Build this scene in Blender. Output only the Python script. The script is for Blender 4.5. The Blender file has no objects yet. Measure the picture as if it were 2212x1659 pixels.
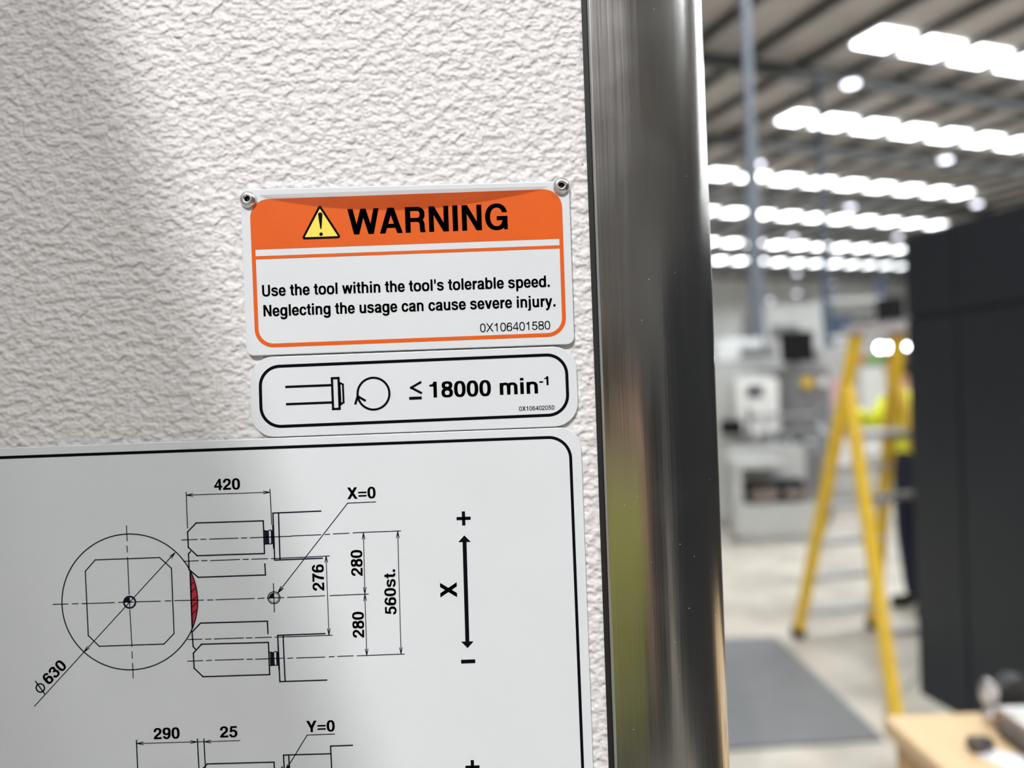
import bpy, bmesh, math, random
from mathutils import Vector, Matrix

# ------------------------------------------------------------------ camera, world, exposure
scene = bpy.context.scene
COL = scene.collection
ROLL = 0.036            # the phone is held with a two degree roll
DIST = 0.240            # lens to machine panel
EYE = 1.50              # lens height above the floor
FPX = 1600.0            # focal length for a frame 2212 wide
cr, sr = math.cos(ROLL), math.sin(ROLL)

cam_data = bpy.data.cameras.new('camera')
cam_data.sensor_fit = 'HORIZONTAL'
cam_data.sensor_width = 36.0
cam_data.lens = 36.0 * FPX / 2212.0
cam_data.clip_start = 0.01
cam_data.clip_end = 200
cam_data.dof.use_dof = True
cam_data.dof.focus_distance = DIST - 0.0012
cam_data.dof.aperture_fstop = 5.6
cam = bpy.data.objects.new('camera', cam_data)
COL.objects.link(cam)
cam.matrix_world = Matrix(((cr, sr, 0, 0), (0, 0, -1, -DIST), (-sr, cr, 0, EYE), (0, 0, 0, 1)))
scene.camera = cam

world = bpy.data.worlds.new('world')
scene.world = world
world.use_nodes = True
bg = world.node_tree.nodes['Background']
bg.inputs[0].default_value = (0.75, 0.85, 1.0, 1)
bg.inputs[1].default_value = 1.0
scene.view_settings.view_transform = 'Standard'
scene.view_settings.look = 'None'
scene.view_settings.gamma = 1.0
scene.view_settings.exposure = 0.0
scene.cycles.use_denoising = True
scene.cycles.max_bounces = 8
scene.cycles.sample_clamp_indirect = 6.0
SKY_L = 12.5            # radiance of the daylight panels in the roof

# ------------------------------------------------------------------ coordinates
def W(px, py):
    """a point of the machine panel measured on the photo (0.15 mm to a pixel) -> panel X, Z in metres"""
    x, y = px - 1106.0, 829.5 - py
    k = DIST / FPX
    return ((x * cr + y * sr) * k, EYE + (-x * sr + y * cr) * k)

def at(px, py, d):
    """a point of the hall seen at a pixel, d metres in front of the lens"""
    x, y = px - 1106.0, 829.5 - py
    return Vector(((x * cr + y * sr) * d / FPX, d - DIST, EYE + (-x * sr + y * cr) * d / FPX))

# ------------------------------------------------------------------ materials
def mat(name, color, rough=0.5, metal=0.0, var=0.08, scale=20.0, bump=0.0, bscale=60.0, bdist=0.002,
        emit=None, coat=0.0, spec=0.5, stretch=None):
    m = bpy.data.materials.new(name)
    m.use_nodes = True
    nt = m.node_tree
    b = nt.nodes['Principled BSDF']
    b.inputs['Roughness'].default_value = rough
    b.inputs['Metallic'].default_value = metal
    b.inputs['Specular IOR Level'].default_value = spec
    b.inputs['Coat Weight'].default_value = coat
    tc = nt.nodes.new('ShaderNodeTexCoord')
    src = tc.outputs['Object']
    if stretch:
        mp = nt.nodes.new('ShaderNodeMapping')
        mp.inputs['Scale'].default_value = stretch
        nt.links.new(src, mp.inputs[0]); src = mp.outputs[0]
    n = nt.nodes.new('ShaderNodeTexNoise')
    n.inputs['Scale'].default_value = scale
    n.inputs['Detail'].default_value = 4
    nt.links.new(src, n.inputs['Vector'])
    r = nt.nodes.new('ShaderNodeValToRGB')
    c = Vector(color)
    r.color_ramp.elements[0].position = 0.3
    r.color_ramp.elements[1].position = 0.7
    r.color_ramp.elements[0].color = (*[max(0, v * (1 - var)) for v in c], 1)
    r.color_ramp.elements[1].color = (*[min(1, v * (1 + var)) for v in c], 1)
    nt.links.new(n.outputs['Fac'], r.inputs[0])
    nt.links.new(r.outputs[0], b.inputs['Base Color'])
    if bump:
        nb = nt.nodes.new('ShaderNodeTexNoise')
        nb.inputs['Scale'].default_value = bscale
        nb.inputs['Detail'].default_value = 3
        nt.links.new(src, nb.inputs['Vector'])
        bp = nt.nodes.new('ShaderNodeBump')
        bp.inputs['Strength'].default_value = bump
        bp.inputs['Distance'].default_value = bdist
        nt.links.new(nb.outputs['Fac'], bp.inputs['Height'])
        nt.links.new(bp.outputs[0], b.inputs['Normal'])
    if emit:
        b.inputs['Emission Color'].default_value = (*emit[0], 1)
        b.inputs['Emission Strength'].default_value = emit[1]
    return m

M = {}
def panel_paint():
    m = bpy.data.materials.new('hammered_white_paint'); m.use_nodes = True
    nt = m.node_tree; L = nt.links.new
    b = nt.nodes['Principled BSDF']
    tc = nt.nodes.new('ShaderNodeTexCoord')
    def noise(s, d, r=0.5, st=(1, 1, 1)):
        mp = nt.nodes.new('ShaderNodeMapping'); mp.inputs['Scale'].default_value = st
        L(tc.outputs['Object'], mp.inputs[0])
        n = nt.nodes.new('ShaderNodeTexNoise')
        n.inputs['Scale'].default_value = s; n.inputs['Detail'].default_value = d; n.inputs['Roughness'].default_value = r
        L(mp.outputs[0], n.inputs['Vector']); return n.outputs['Fac']
    def math_(op, a, c):
        k = nt.nodes.new('ShaderNodeMath'); k.operation = op
        for i, v in enumerate((a, c)):
            if hasattr(v, 'is_output'): L(v, k.inputs[i])
            else: k.inputs[i].default_value = v
        return k.outputs[0]
    h = math_('ADD', math_('MULTIPLY', noise(400, 1.0, 0.4, (0.85, 1, 1)), 1.0), math_('MULTIPLY', noise(160, 1.0), 0.35))
    ramp = nt.nodes.new('ShaderNodeValToRGB'); ramp.color_ramp.interpolation = 'EASE'
    ramp.color_ramp.elements[0].position = 0.42; ramp.color_ramp.elements[1].position = 0.95
    L(h, ramp.inputs[0])
    bp = nt.nodes.new('ShaderNodeBump')
    bp.inputs['Strength'].default_value = 1.0; bp.inputs['Distance'].default_value = 0.00065
    L(ramp.outputs[0], bp.inputs['Height']); L(bp.outputs[0], b.inputs['Normal'])
    # brown grime specks beside the plates
    sx = nt.nodes.new('ShaderNodeSeparateXYZ'); L(tc.outputs['Object'], sx.inputs[0])
    sp = math_('MULTIPLY', noise(650, 2.5), math_('GREATER_THAN', sx.outputs[0], 0.0215))
    r2 = nt.nodes.new('ShaderNodeValToRGB')
    r2.color_ramp.elements[0].position = 0.66; r2.color_ramp.elements[1].position = 0.73
    r2.color_ramp.elements[0].color = (0.69, 0.668, 0.665, 1); r2.color_ramp.elements[1].color = (0.30, 0.26, 0.18, 1)
    L(sp, r2.inputs[0]); L(r2.outputs[0], b.inputs['Base Color'])
    b.inputs['Roughness'].default_value = 0.55
    return m
M['panel'] = panel_paint()

def steel():
    m = bpy.data.materials.new('brushed_steel'); m.use_nodes = True
    nt = m.node_tree; L = nt.links.new
    b = nt.nodes['Principled BSDF']
    tc = nt.nodes.new('ShaderNodeTexCoord')
    mp = nt.nodes.new('ShaderNodeMapping'); mp.inputs['Scale'].default_value = (1, 1, 0.012)
    L(tc.outputs['Object'], mp.inputs[0])
    n = nt.nodes.new('ShaderNodeTexNoise'); n.inputs['Scale'].default_value = 1400; n.inputs['Detail'].default_value = 2
    L(mp.outputs[0], n.inputs['Vector'])
    # dried smudges
    s = nt.nodes.new('ShaderNodeTexNoise'); s.inputs['Scale'].default_value = 38; s.inputs['Detail'].default_value = 5
    L(tc.outputs['Object'], s.inputs['Vector'])
    rs = nt.nodes.new('ShaderNodeValToRGB')
    rs.color_ramp.elements[0].position = 0.50; rs.color_ramp.elements[1].position = 0.85
    rs.color_ramp.elements[0].color = (0, 0, 0, 1); rs.color_ramp.elements[1].color = (1, 1, 1, 1)
    L(s.outputs['Fac'], rs.inputs[0])
    mr = nt.nodes.new('ShaderNodeMapRange')
    mr.inputs['To Min'].default_value = 0.17; mr.inputs['To Max'].default_value = 0.26
    L(n.outputs['Fac'], mr.inputs['Value'])
    ad = nt.nodes.new('ShaderNodeMath'); ad.operation = 'MULTIPLY_ADD'
    L(rs.outputs[0], ad.inputs[0]); ad.inputs[1].default_value = 0.05; L(mr.outputs[0], ad.inputs[2])
    L(ad.outputs[0], b.inputs['Roughness'])
    # dust specks
    v = nt.nodes.new('ShaderNodeTexVoronoi'); v.inputs['Scale'].default_value = 190
    L(tc.outputs['Object'], v.inputs['Vector'])
    lt = nt.nodes.new('ShaderNodeMath'); lt.operation = 'LESS_THAN'; lt.inputs[1].default_value = 0.028
    L(v.outputs['Distance'], lt.inputs[0])
    mix = nt.nodes.new('ShaderNodeMix'); mix.data_type = 'RGBA'
    mix.inputs[6].default_value = (0.62, 0.61, 0.60, 1); mix.inputs[7].default_value = (0.75, 0.74, 0.70, 1)
    L(lt.outputs[0], mix.inputs[0]); L(mix.outputs[2], b.inputs['Base Color'])
    inv = nt.nodes.new('ShaderNodeMath'); inv.operation = 'SUBTRACT'; inv.inputs[0].default_value = 1.0
    L(lt.outputs[0], inv.inputs[1]); L(inv.outputs[0], b.inputs['Metallic'])
    bp = nt.nodes.new('ShaderNodeBump'); bp.inputs['Strength'].default_value = 0.12; bp.inputs['Distance'].default_value = 0.0002
    L(n.outputs['Fac'], bp.inputs['Height']); L(bp.outputs[0], b.inputs['Normal'])
    return m
M['steel'] = steel()
M['plate'] = mat('satin_aluminium_plate', (0.68, 0.71, 0.74), 0.36, 0, 0.015, 40, spec=0.6)
M['plate_edge'] = mat('plate_edge', (0.4, 0.4, 0.4), 0.4, 0.5, 0.1, 60)
M['orange'] = mat('orange_print', (0.70, 0.108, 0.008), 0.5, 0, 0.03, 60, spec=0.25)
M['yellow_print'] = mat('yellow_print', (0.86, 0.70, 0.09), 0.4, 0, 0.03, 60)
M['black_print'] = mat('black_print', (0.004, 0.004, 0.006), 0.8, 0, 0.1, 60, spec=0.02)
M['line_print'] = mat('thin_line_print', (0.010, 0.011, 0.022), 0.8, 0, 0.1, 60, spec=0.02)
M['red_print'] = mat('red_print', (0.45, 0.012, 0.035), 0.4, 0, 0.05, 60)
M['white_print'] = mat('white_print', (0.74, 0.73, 0.74), 0.4, 0, 0.02, 60)
M['rubber'] = mat('black_rubber', (0.006, 0.006, 0.006), 0.6, 0, 0.1, 60, bump=0.1, bscale=600, bdist=0.0003)
M['rivet'] = mat('rivet_aluminium', (0.75, 0.75, 0.75), 0.3, 1.0, 0.08, 500)
M['hole'] = mat('dark_hole', (0.01, 0.01, 0.01), 0.6, 0, 0.1, 300)

# ------------------------------------------------------------------ mesh helpers
class MB:
    """collects shapes and links them as ONE mesh object"""
    def __init__(s): s.v = []; s.f = []; s.mi = []
    def face(s, pts, mi=0):
        k = len(s.v); s.v += [tuple(p) for p in pts]; s.f.append(tuple(range(k, k + len(pts)))); s.mi.append(mi)
    def box(s, x0, y0, z0, x1, y1, z1, mi=0):
        s.hexa([(x0, y0, z0), (x1, y0, z0), (x1, y1, z0), (x0, y1, z0), (x0, y0, z1), (x1, y0, z1), (x1, y1, z1), (x0, y1, z1)], mi)
    def hexa(s, p, mi=0):
        k = len(s.v); s.v += [tuple(q) for q in p]
        for q in ((3, 2, 1, 0), (4, 5, 6, 7), (0, 1, 5, 4), (1, 2, 6, 5), (2, 3, 7, 6), (3, 0, 4, 7)):
            s.f.append(tuple(k + i for i in q)); s.mi.append(mi)
    def bar(s, a, b, w, h, up=(0, 0, 1), mi=0):
        a, b = Vector(a), Vector(b); d = (b - a).normalized(); u = Vector(up)
        x = d.cross(u)
        if x.length < 1e-4: x = d.cross(Vector((1, 0, 0)))
        x.normalize(); y = x.cross(d).normalized()
        q = [a - x * w / 2 - y * h / 2, a + x * w / 2 - y * h / 2, a + x * w / 2 + y * h / 2, a - x * w / 2 + y * h / 2]
        s.hexa(q + [p + (b - a) for p in q], mi)
    def tube(s, pts, r, n=12, mi=0):
        pts = [Vector(p) for p in pts]; rings = []
        for i, p in enumerate(pts):
            d = (pts[min(i + 1, len(pts) - 1)] - pts[max(i - 1, 0)]).normalized()
            x = d.cross(Vector((0.13, 0.27, 1))).normalized(); y = d.cross(x).normalized()
            rr = r[i] if isinstance(r, (list, tuple)) else r
            k = len(s.v)
            s.v += [tuple(p + (x * math.cos(t) + y * math.sin(t)) * rr) for t in [2 * math.pi * j / n for j in range(n)]]
            rings.append(range(k, k + n))
        for a, b in zip(rings, rings[1:]):
            for j in range(n): s.f.append((a[j], b[j], b[(j + 1) % n], a[(j + 1) % n])); s.mi.append(mi)
        s.f.append(tuple(rings[0])); s.mi.append(mi)
        s.f.append(tuple(reversed(rings[-1]))); s.mi.append(mi)
    def lathe(s, prof, origin, axis='z', n=32, mi=0):
        o = Vector(origin); rings = []
        for (r, h) in prof:
            k = len(s.v)
            for j in range(n):
                t = 2 * math.pi * j / n; c, d = r * math.cos(t), r * math.sin(t)
                p = (c, d, h) if axis == 'z' else ((c, -h, d) if axis == 'y' else (h, c, d))
                s.v.append(tuple(o + Vector(p)))
            rings.append(range(k, k + n))
        for a, b in zip(rings, rings[1:]):
            for j in range(n): s.f.append((a[j], a[(j + 1) % n], b[(j + 1) % n], b[j])); s.mi.append(mi)
    def prism(s, poly, y0, y1, mi=0):
        """poly in (X, Z), front at y0 (nearer the lens), back at y1"""
        n = len(poly); k = len(s.v)
        s.v += [(x, y0, z) for x, z in poly] + [(x, y1, z) for x, z in poly]
        s.f.append(tuple(range(k, k + n))); s.mi.append(mi)
        s.f.append(tuple(range(k + 2 * n - 1, k + n - 1, -1))); s.mi.append(mi)
        for i in range(n):
            j = (i + 1) % n
            s.f.append((k + i, k + n + i, k + n + j, k + j)); s.mi.append(mi)
    def flat(s, poly, y, mi=0): s.face([(x, y, z) for x, z in poly], mi)
    def build(s, name, m, parent=None, bevel=0.0, smooth=False, seg=2, fix=True):
        me = bpy.data.meshes.new(name); me.from_pydata(s.v, [], s.f); me.update()
        for q in (m if isinstance(m, (list, tuple)) else [m]): me.materials.append(q)
        me.polygons.foreach_set('material_index', s.mi)
        if fix:
            b = bmesh.new(); b.from_mesh(me)
            bmesh.ops.recalc_face_normals(b, faces=b.faces); b.to_mesh(me); b.free()
        if smooth: me.polygons.foreach_set('use_smooth', [True] * len(me.polygons))
        o = bpy.data.objects.new(name, me); COL.objects.link(o)
        if parent is not None:
            o.parent = parent
            o.matrix_parent_inverse = Matrix.Translation(-parent.location) if parent.type == 'EMPTY' else Matrix.Identity(4)
        if bevel:
            md = o.modifiers.new('edge', 'BEVEL'); md.width = bevel; md.segments = seg; md.limit_method = 'ANGLE'
        return o

def empty(name, loc, label, cat, group=None):
    o = bpy.data.objects.new(name, None); COL.objects.link(o); o.location = loc
    o.empty_display_size = 0.05
    return tag(o, label, cat, group)
def tag(o, label=None, cat=None, group=None, kind=None):
    if label: o['label'] = label
    if cat: o['category'] = cat
    if group: o['group'] = group
    if kind: o['kind'] = kind
    return o
def struct(o, label=None, cat=None): return tag(o, label, cat, None, 'structure')

def dup_tree(o, loc, label, parent=None):
    c = o.copy(); COL.objects.link(c)
    if parent is None: c.location = loc; c['label'] = label
    else: c.parent = parent
    for ch in [x for x in bpy.data.objects if x.parent == o]: dup_tree(ch, None, None, c)
    return c
# ------------------------------------------------------------------ lettering: a plain grotesque drawn here stroke by stroke
def bez(a, b, c, d, n=9):
    return [tuple((1 - t) ** 3 * a[i] + 3 * (1 - t) ** 2 * t * b[i] + 3 * (1 - t) * t * t * c[i] + t ** 3 * d[i] for i in (0, 1)) for t in [k / n for k in range(1, n + 1)]]
def path(*p):
    pts = [p[0]]
    for q in p[1:]:
        if len(q) == 2: pts.append(q)
        else: pts += bez(pts[-1], q[0:2], q[2:4], q[4:6])
    return pts
class Glyph:
    def __init__(s, V, H): s.V, s.H, s.p = V, H, []
    def box(s, x0, y0, x1, y1): s.p.append([(x0, y0), (x1, y0), (x1, y1), (x0, y1)])
    def poly(s, *q): s.p.append(list(q))
    def para(s, xb, yb, xt, yt, w): s.p.append([(xb, yb), (xb + w, yb), (xt + w, yt), (xt, yt)])
    def stroke(s, *q, cut0=True, cut1=True, V=None, H=None):
        pts = path(*q); V = V or s.V; H = H or s.H; L, R = [], []
        for i, c in enumerate(pts):
            a, b = pts[max(i - 1, 0)], pts[min(i + 1, len(pts) - 1)]
            dx, dy = b[0] - a[0], b[1] - a[1]; l = math.hypot(dx, dy) or 1
            nx, ny = -dy / l, dx / l
            ox, oy = nx * V / 2, ny * H / 2
            if (i == 0 and cut0) or (i == len(pts) - 1 and cut1):      # flat terminals
                if abs(nx) > 0.35: ox, oy = math.copysign(V / 2 / max(abs(nx), .6) * .98, nx), 0
            L.append((c[0] + ox, c[1] + oy)); R.append((c[0] - ox, c[1] - oy))
        for i in range(len(pts) - 1): s.p.append([L[i], R[i], R[i + 1], L[i + 1]])
    def ring(s, x0, y0, x1, y1, V=None, H=None, n=40, e=2.50):
        V = V or s.V; H = H or s.H
        cx, cy, a, b = (x0 + x1) / 2, (y0 + y1) / 2, (x1 - x0) / 2, (y1 - y0) / 2
        def se(t, a, b):
            c, d = math.cos(t), math.sin(t)
            return (cx + a * math.copysign(abs(c) ** (2 / e), c), cy + b * math.copysign(abs(d) ** (2 / e), d))
        for k in range(n):
            t, u = 2 * math.pi * k / n, 2 * math.pi * (k + 1) / n
            s.p.append([se(t, a, b), se(u, a, b), se(u, a - V, b - H), se(t, a - V, b - H)])

ADV = dict(zip("WARNIGUXYabcdeghijlmnoprstuvwy.'=+- ", [944, 722, 722, 722, 278, 778, 722, 667, 667, 556, 611, 556, 611, 556, 611, 611, 278, 278, 278, 889, 611, 611, 611, 389, 556, 333, 611, 556, 778, 556, 278, 238, 584, 584, 333, 278]))
def glyph(c, bold):
    g = Glyph(*((bold if isinstance(bold, tuple) else (140, 114)) if bold else (92, 80)))
    k = 0 if bold else 27          # thinner strokes sit further out
    if c == 'W':
        for b_, t_ in ((182, 4), (182, 398), (622, 398), (622, 792)): g.para(b_, 0, t_, 718, 146)
    elif c == 'A': g.para(20, 0, 272, 718, 156); g.para(546, 0, 294, 718, 156); g.box(180, 150, 540, 266)
    elif c == 'R':
        g.box(76, 0, 222, 718)
        g.stroke((150, 659), (430, 659), (530, 659, 585, 605, 585, 507), (585, 410, 530, 353, 430, 353), (150, 353))
        g.stroke((400, 353), (520, 353, 572, 310, 577, 215), (580, 120, 577, 60, 605, 0), cut0=False)
    elif c == 'N': g.box(69, 0, 206, 718); g.box(517, 0, 654, 718); g.poly((69, 718), (222, 718), (654, 0), (501, 0))
    elif c == 'I': g.box(66, 0, 212, 718)
    elif c == 'G':
        g.stroke((632, 480), (605, 610, 520, 677, 395, 677), (225, 677, 119, 550, 119, 359), (119, 168, 225, 41, 390, 41), (520, 41, 610, 110, 640, 260))
        g.box(400, 262, 713, 378); g.poly((600, 378), (713, 378), (713, 0), (625, 0), (600, 90))
    elif c == 'U': g.stroke((142, 718), (142, 260), (142, 110, 210, 41, 361, 41), (512, 41, 581, 110, 581, 260), (581, 718))
    elif c == 'X':
        w = 172 if bold else 106
        g.para(14, 0, 653 - w - 8, 718, w); g.para(653 - w, 0, 22, 718, w)
    elif c == 'Y': g.box(262, 0, 406, 300); g.para(245, 270, 15, 718, 165); g.para(258, 270, 488, 718, 165)
    elif c == '0': g.ring(32, -14, 524, 712)
    elif c == '1':
        g.box(238 + k, 0, 378 - k, 710); g.poly((69, 493), (245 + k, 493), (245 + k, 700), (272 + k, 710), (252, 640), (205, 602), (140, 588), (69, 584)) if bold else g.poly((90, 510), (270, 510), (270, 700), (290, 710), (275, 640), (220, 600), (160, 582), (90, 578))
    elif c == '2':
        g.stroke((98 - k, 452), (98 - k, 590, 165, 653 + k / 2, 270, 653 + k / 2), (380, 653 + k / 2, 440 + k / 2, 590, 440 + k / 2, 500), (440 + k / 2, 420, 400, 370, 330, 315), (230, 240, 140 - k, 180, 104 - k, 50))
        g.box(26, 0, 511, 122 if bold else 84)
    elif c == '3':
        g.stroke((96, 500), (100, 600, 160, 653, 262, 653), (370, 653, 420, 600, 420, 520), (420, 440, 360, 392, 235, 392), cut1=False)
        g.stroke((235, 392), (370, 392, 446, 330, 446, 215), (446, 100, 370, 40, 265, 40), (150, 40, 96, 110, 95, 205), cut0=False)
    elif c == '4':
        s_ = 132 if bold else 84; b_ = 112 if bold else 76
        g.box(442 - s_, 0, 442, 710); g.box(27, 160, 526, 160 + b_); g.poly((330, 710), (400, 710), (330, 560 if bold else 610), (330, 560), (150 if bold else 108, 160 + b_), (27, 160 + b_), (27, 240))
    elif c == '5':
        g.box(115, 580 + k, 490, 698); g.poly((108, 698), (225 - k, 698), (190 - k, 330), (62, 330))
        g.stroke((110, 345), (155, 402, 215, 418, 270, 418), (380, 418, 446 + k, 340, 446 + k, 235), (446 + k, 110, 370, 40 - k / 2, 262, 40 - k / 2), (160, 40 - k / 2, 96, 95, 92 - k, 195), cut0=False)
    elif c == '6':
        g.ring(31, -14, 520, 458); g.stroke((438 + k, 515), (425 + k, 610, 365, 653 + k / 2, 285, 653 + k / 2), (160, 653 + k / 2, 99 - k, 530, 99 - k, 345), (99 - k, 220), cut1=False)
    elif c == '9':
        g.ring(30, 238, 522, 712); g.stroke((114, 180), (125, 85, 190, 40, 265, 40), (390, 40, 453, 160, 453, 346), (453, 470), cut1=False)
    elif c == '7': g.box(25, 576, 528, 698); g.stroke((450, 620), (330, 490, 245, 280, 225, 0), V=150)
    elif c == '8': g.ring(48, 352, 508, 712); g.ring(32, -14, 524, 400 if not bold else 412)
    elif c == 'a':
        g.stroke((110, 375), (115, 455, 170, 489, 270, 489), (385, 489, 430, 450, 430, 370), (430, 100), (430, 50, 440, 25, 460, 0))
        g.stroke((430, 315), (350, 275, 280, 290, 200, 262), (115, 235, 98, 200, 98, 150), (98, 80, 145, 44, 215, 44), (320, 44, 425, 90, 430, 240), cut0=False, cut1=False)
    elif c == 'b': g.box(61, 0, 199, 718); g.ring(72, -14, 578, 546)
    elif c == 'p': g.box(62, -207, 200, 532); g.ring(72, -14, 578, 546)
    elif c == 'd': g.box(413, 0, 551, 718); g.ring(34, -14, 540, 546)
    elif c == 'g': g.ring(40, 2, 540, 546); g.stroke((484, 532), (484, 0), (484, -110, 410, -160, 290, -160), (185, -160, 120, -130, 110, -50))
    elif c == 'c': g.stroke((455, 342), (445, 440, 380, 488, 292, 488), (170, 488, 104, 400, 104, 266), (104, 132, 170, 44, 292, 44), (380, 44, 450, 95, 458, 192))
    elif c == 'e':
        g.stroke((455, 160), (435, 85, 370, 44, 285, 44), (160, 44, 93, 130, 93, 266), (93, 405, 165, 489, 280, 489), (400, 489, 458, 400, 458, 232), cut1=False); g.box(93, 215, 527, 308)
    elif c in 'hn':
        g.box(65, 0, 205, 718 if c == 'h' else 532); g.stroke((135, 320), (140, 430, 210, 486, 310, 486), (420, 486, 476, 425, 476, 330), (476, 0), cut0=False)
    elif c == 'm':
        g.box(64, 0, 204, 532)
        for x in (134, 445): g.stroke((x, 330), (x + 6, 440, x + 70, 486, x + 150, 486), (x + 260, 486, x + 311, 430, x + 311, 340), (x + 311, 0), cut0=False)
    elif c in 'il': g.box(69, 0, 209, 532 if c == 'i' else 718); (g.box(69, 605, 209, 725) if c == 'i' else None)
    elif c == 'j': g.stroke((139, 532), (139, -60), (139, -140, 100, -158, 3, -155)); g.box(69, 605, 209, 725)
    elif c == 'o': g.ring(34, -14, 578, 546)
    elif c == 'r': g.box(64, 0, 204, 532); g.stroke((134, 280), (134, 410, 220, 474, 373, 470), H=140, cut0=False)
    elif c == 's': g.stroke((440, 385), (430, 450, 370, 489, 275, 489), (180, 489, 105, 455, 105, 392), (105, 320, 180, 308, 275, 288), (380, 266, 446, 240, 446, 162), (446, 90, 380, 44, 275, 44), (165, 44, 100, 90, 95, 165), V=136)
    elif c == 't': g.stroke((166, 676), (166, 130), (166, 70, 200, 48, 309, 52)); g.box(10, 430, 302, 532)
    elif c == 'u': g.stroke((136, 532), (136, 200), (136, 100, 190, 46, 290, 46), (395, 46, 470, 110, 475, 230), cut1=False); g.box(405, 0, 545, 532)
    elif c == 'v': g.para(200, 0, 13, 532, 150); g.para(206, 0, 393, 532, 150)
    elif c == 'w':
        for b_, t_ in ((148, 10), (148, 318), (489, 318), (489, 627)): g.para(b_, 0, t_, 532, 142)
    elif c == 'y': g.para(200, 0, 10, 532, 150); g.para(195, -20, 389, 532, 150); g.stroke((272, 10), (240, -90, 215, -158, 130, -160), (62, -156), cut0=False)
    elif c == '.': g.box(64, 0, 212, 146)
    elif c == "'": g.box(66, 440, 172, 718)
    elif c == '=': g.box(40, 330, 544, 430); g.box(40, 120, 544, 220)
    elif c == '+': g.box(40, 198, 544, 308); g.box(237, 0, 347, 506)
    elif c == '-': g.box(27, 215, 306, 335)
    return g.p

def text(mb, s, p0, p1, cap, y, bold=True):
    """text from baseline point p0 to p1 (photo pixels on the panel), cap height in pixels"""
    polys, x = [], 0.0
    for c in s:
        for q in (glyph(c, bold) if c != ' ' else []): polys.append([(a + x, b) for a, b in q])
        x += ADV.get(c, 556)
    xs = [a for q in polys for a, b in q]; x0, x1 = min(xs), max(xs)
    d = (Vector(p1) - Vector(p0)); l = d.length; d /= l
    up = Vector((d.y, -d.x))                 # photo rows run downwards
    fat = 7 if bold is True else 0          # heavier stems for the bold cut
    for q, sh in [(q, s) for q in polys for s in ((-fat, fat) if fat else (0,))]:
        pts = []
        for a, b in q:
            a += sh
            v = Vector(p0) + d * ((a - x0) / (x1 - x0) * l) + up * (b / 718 * cap)
            pts.append(W(v.x, v.y))
        mb.flat(pts, y)

# ------------------------------------------------------------------ flat drawing helpers (photo pixels on the panel)
def seg(mb, a, b, w, y, ext=0.0):
    a, b = Vector(a), Vector(b); d = (b - a).normalized(); n = Vector((-d.y, d.x)) * w / 2
    a, b = a - d * ext, b + d * ext
    mb.flat([W(*(a + n)), W(*(b + n)), W(*(b - n)), W(*(a - n))], y)
def pline(mb, pts, w, y, closed=False):
    pts = list(pts) + ([pts[0]] if closed else [])
    for a, b in zip(pts, pts[1:]): seg(mb, a, b, w, y, w / 2 if len(pts) > 2 else 0)
def arrow(mb, tip, frm, y, w=1.6, l=15, ang=0.21):
    tip, frm = Vector(tip), Vector(frm); d = (frm - tip).normalized()
    for s in (-1, 1):
        e = Vector((d.x * math.cos(ang) - d.y * math.sin(ang) * s, d.y * math.cos(ang) + d.x * math.sin(ang) * s))
        seg(mb, tip, tip + e * l, w, y)
def dim(mb, a, b, y, w=1.7, ends=(1, 1)):
    seg(mb, a, b, w, y)
    if ends[0]: arrow(mb, a, b, y)
    if ends[1]: arrow(mb, b, a, y)
def arc(c, r, a0, a1, n=64): return [(c[0] + r * math.cos(a0 + (a1 - a0) * k / n), c[1] + r * math.sin(a0 + (a1 - a0) * k / n)) for k in range(n + 1)]
def ringpx(mb, c, ro, ri, y, n=96, a0=0.0, a1=2 * math.pi):
    o, i = arc(c, ro, a0, a1, n), arc(c, ri, a0, a1, n)
    for k in range(n): mb.flat([W(*o[k]), W(*o[k + 1]), W(*i[k + 1]), W(*i[k])], y)
def rounded(corners, r, n=10):
    """corner points (photo pixels, clockwise) -> outline with round corners; r one radius or one for each"""
    out = []; N = len(corners)
    for i in range(N):
        p, a, b = Vector(corners[i]), Vector(corners[i - 1]), Vector(corners[(i + 1) % N])
        rr = r[i] if isinstance(r, (list, tuple)) else r
        u, v = (a - p).normalized(), (b - p).normalized()
        if rr <= 0: out.append(tuple(p)); continue
        half = u.angle(v) / 2; t = rr / math.tan(half)
        c = p + (u + v).normalized() * (rr / math.sin(half))
        s, e = p + u * t - c, p + v * t - c
        a0 = math.atan2(s.y, s.x); a1 = math.atan2(e.y, e.x)
        while a1 - a0 > math.pi: a1 -= 2 * math.pi
        while a1 - a0 < -math.pi: a1 += 2 * math.pi
        out += arc(c, rr, a0, a1, n)
    return out
def frame(mb, outer, inner, y):
    n = len(outer)
    for k in range(n):
        j = (k + 1) % n
        mb.flat([W(*outer[k]), W(*outer[j]), W(*inner[j]), W(*inner[k])], y)
def inset(corners, d):
    out = []; N = len(corners)
    for i in range(N):
        p, a, b = Vector(corners[i]), Vector(corners[i - 1]), Vector(corners[(i + 1) % N])
        u, v = (a - p).normalized(), (b - p).normalized()
        out.append(tuple(p + (u + v) * d / math.sin(u.angle(v))))
    return out
def zoomed(ox, oy, s): return lambda x, y: (ox + x / s, oy + y / s)
Z2, Z3, Z4 = zoomed(0, 930, 3.16), zoomed(550, 930, 3.16), zoomed(0, 1400, 3.16)
ZC, ZD, ZE, ZF = zoomed(380, 1120, 9.217), zoomed(380, 1300, 6.506), zoomed(550, 1130, 11.06), zoomed(280, 1540, 4.424)
Z1, ZT = zoomed(500, 360, 2.765), zoomed(640, 420, 15.083)
ZR = zoomed(600, 790, 6.9125)

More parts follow.
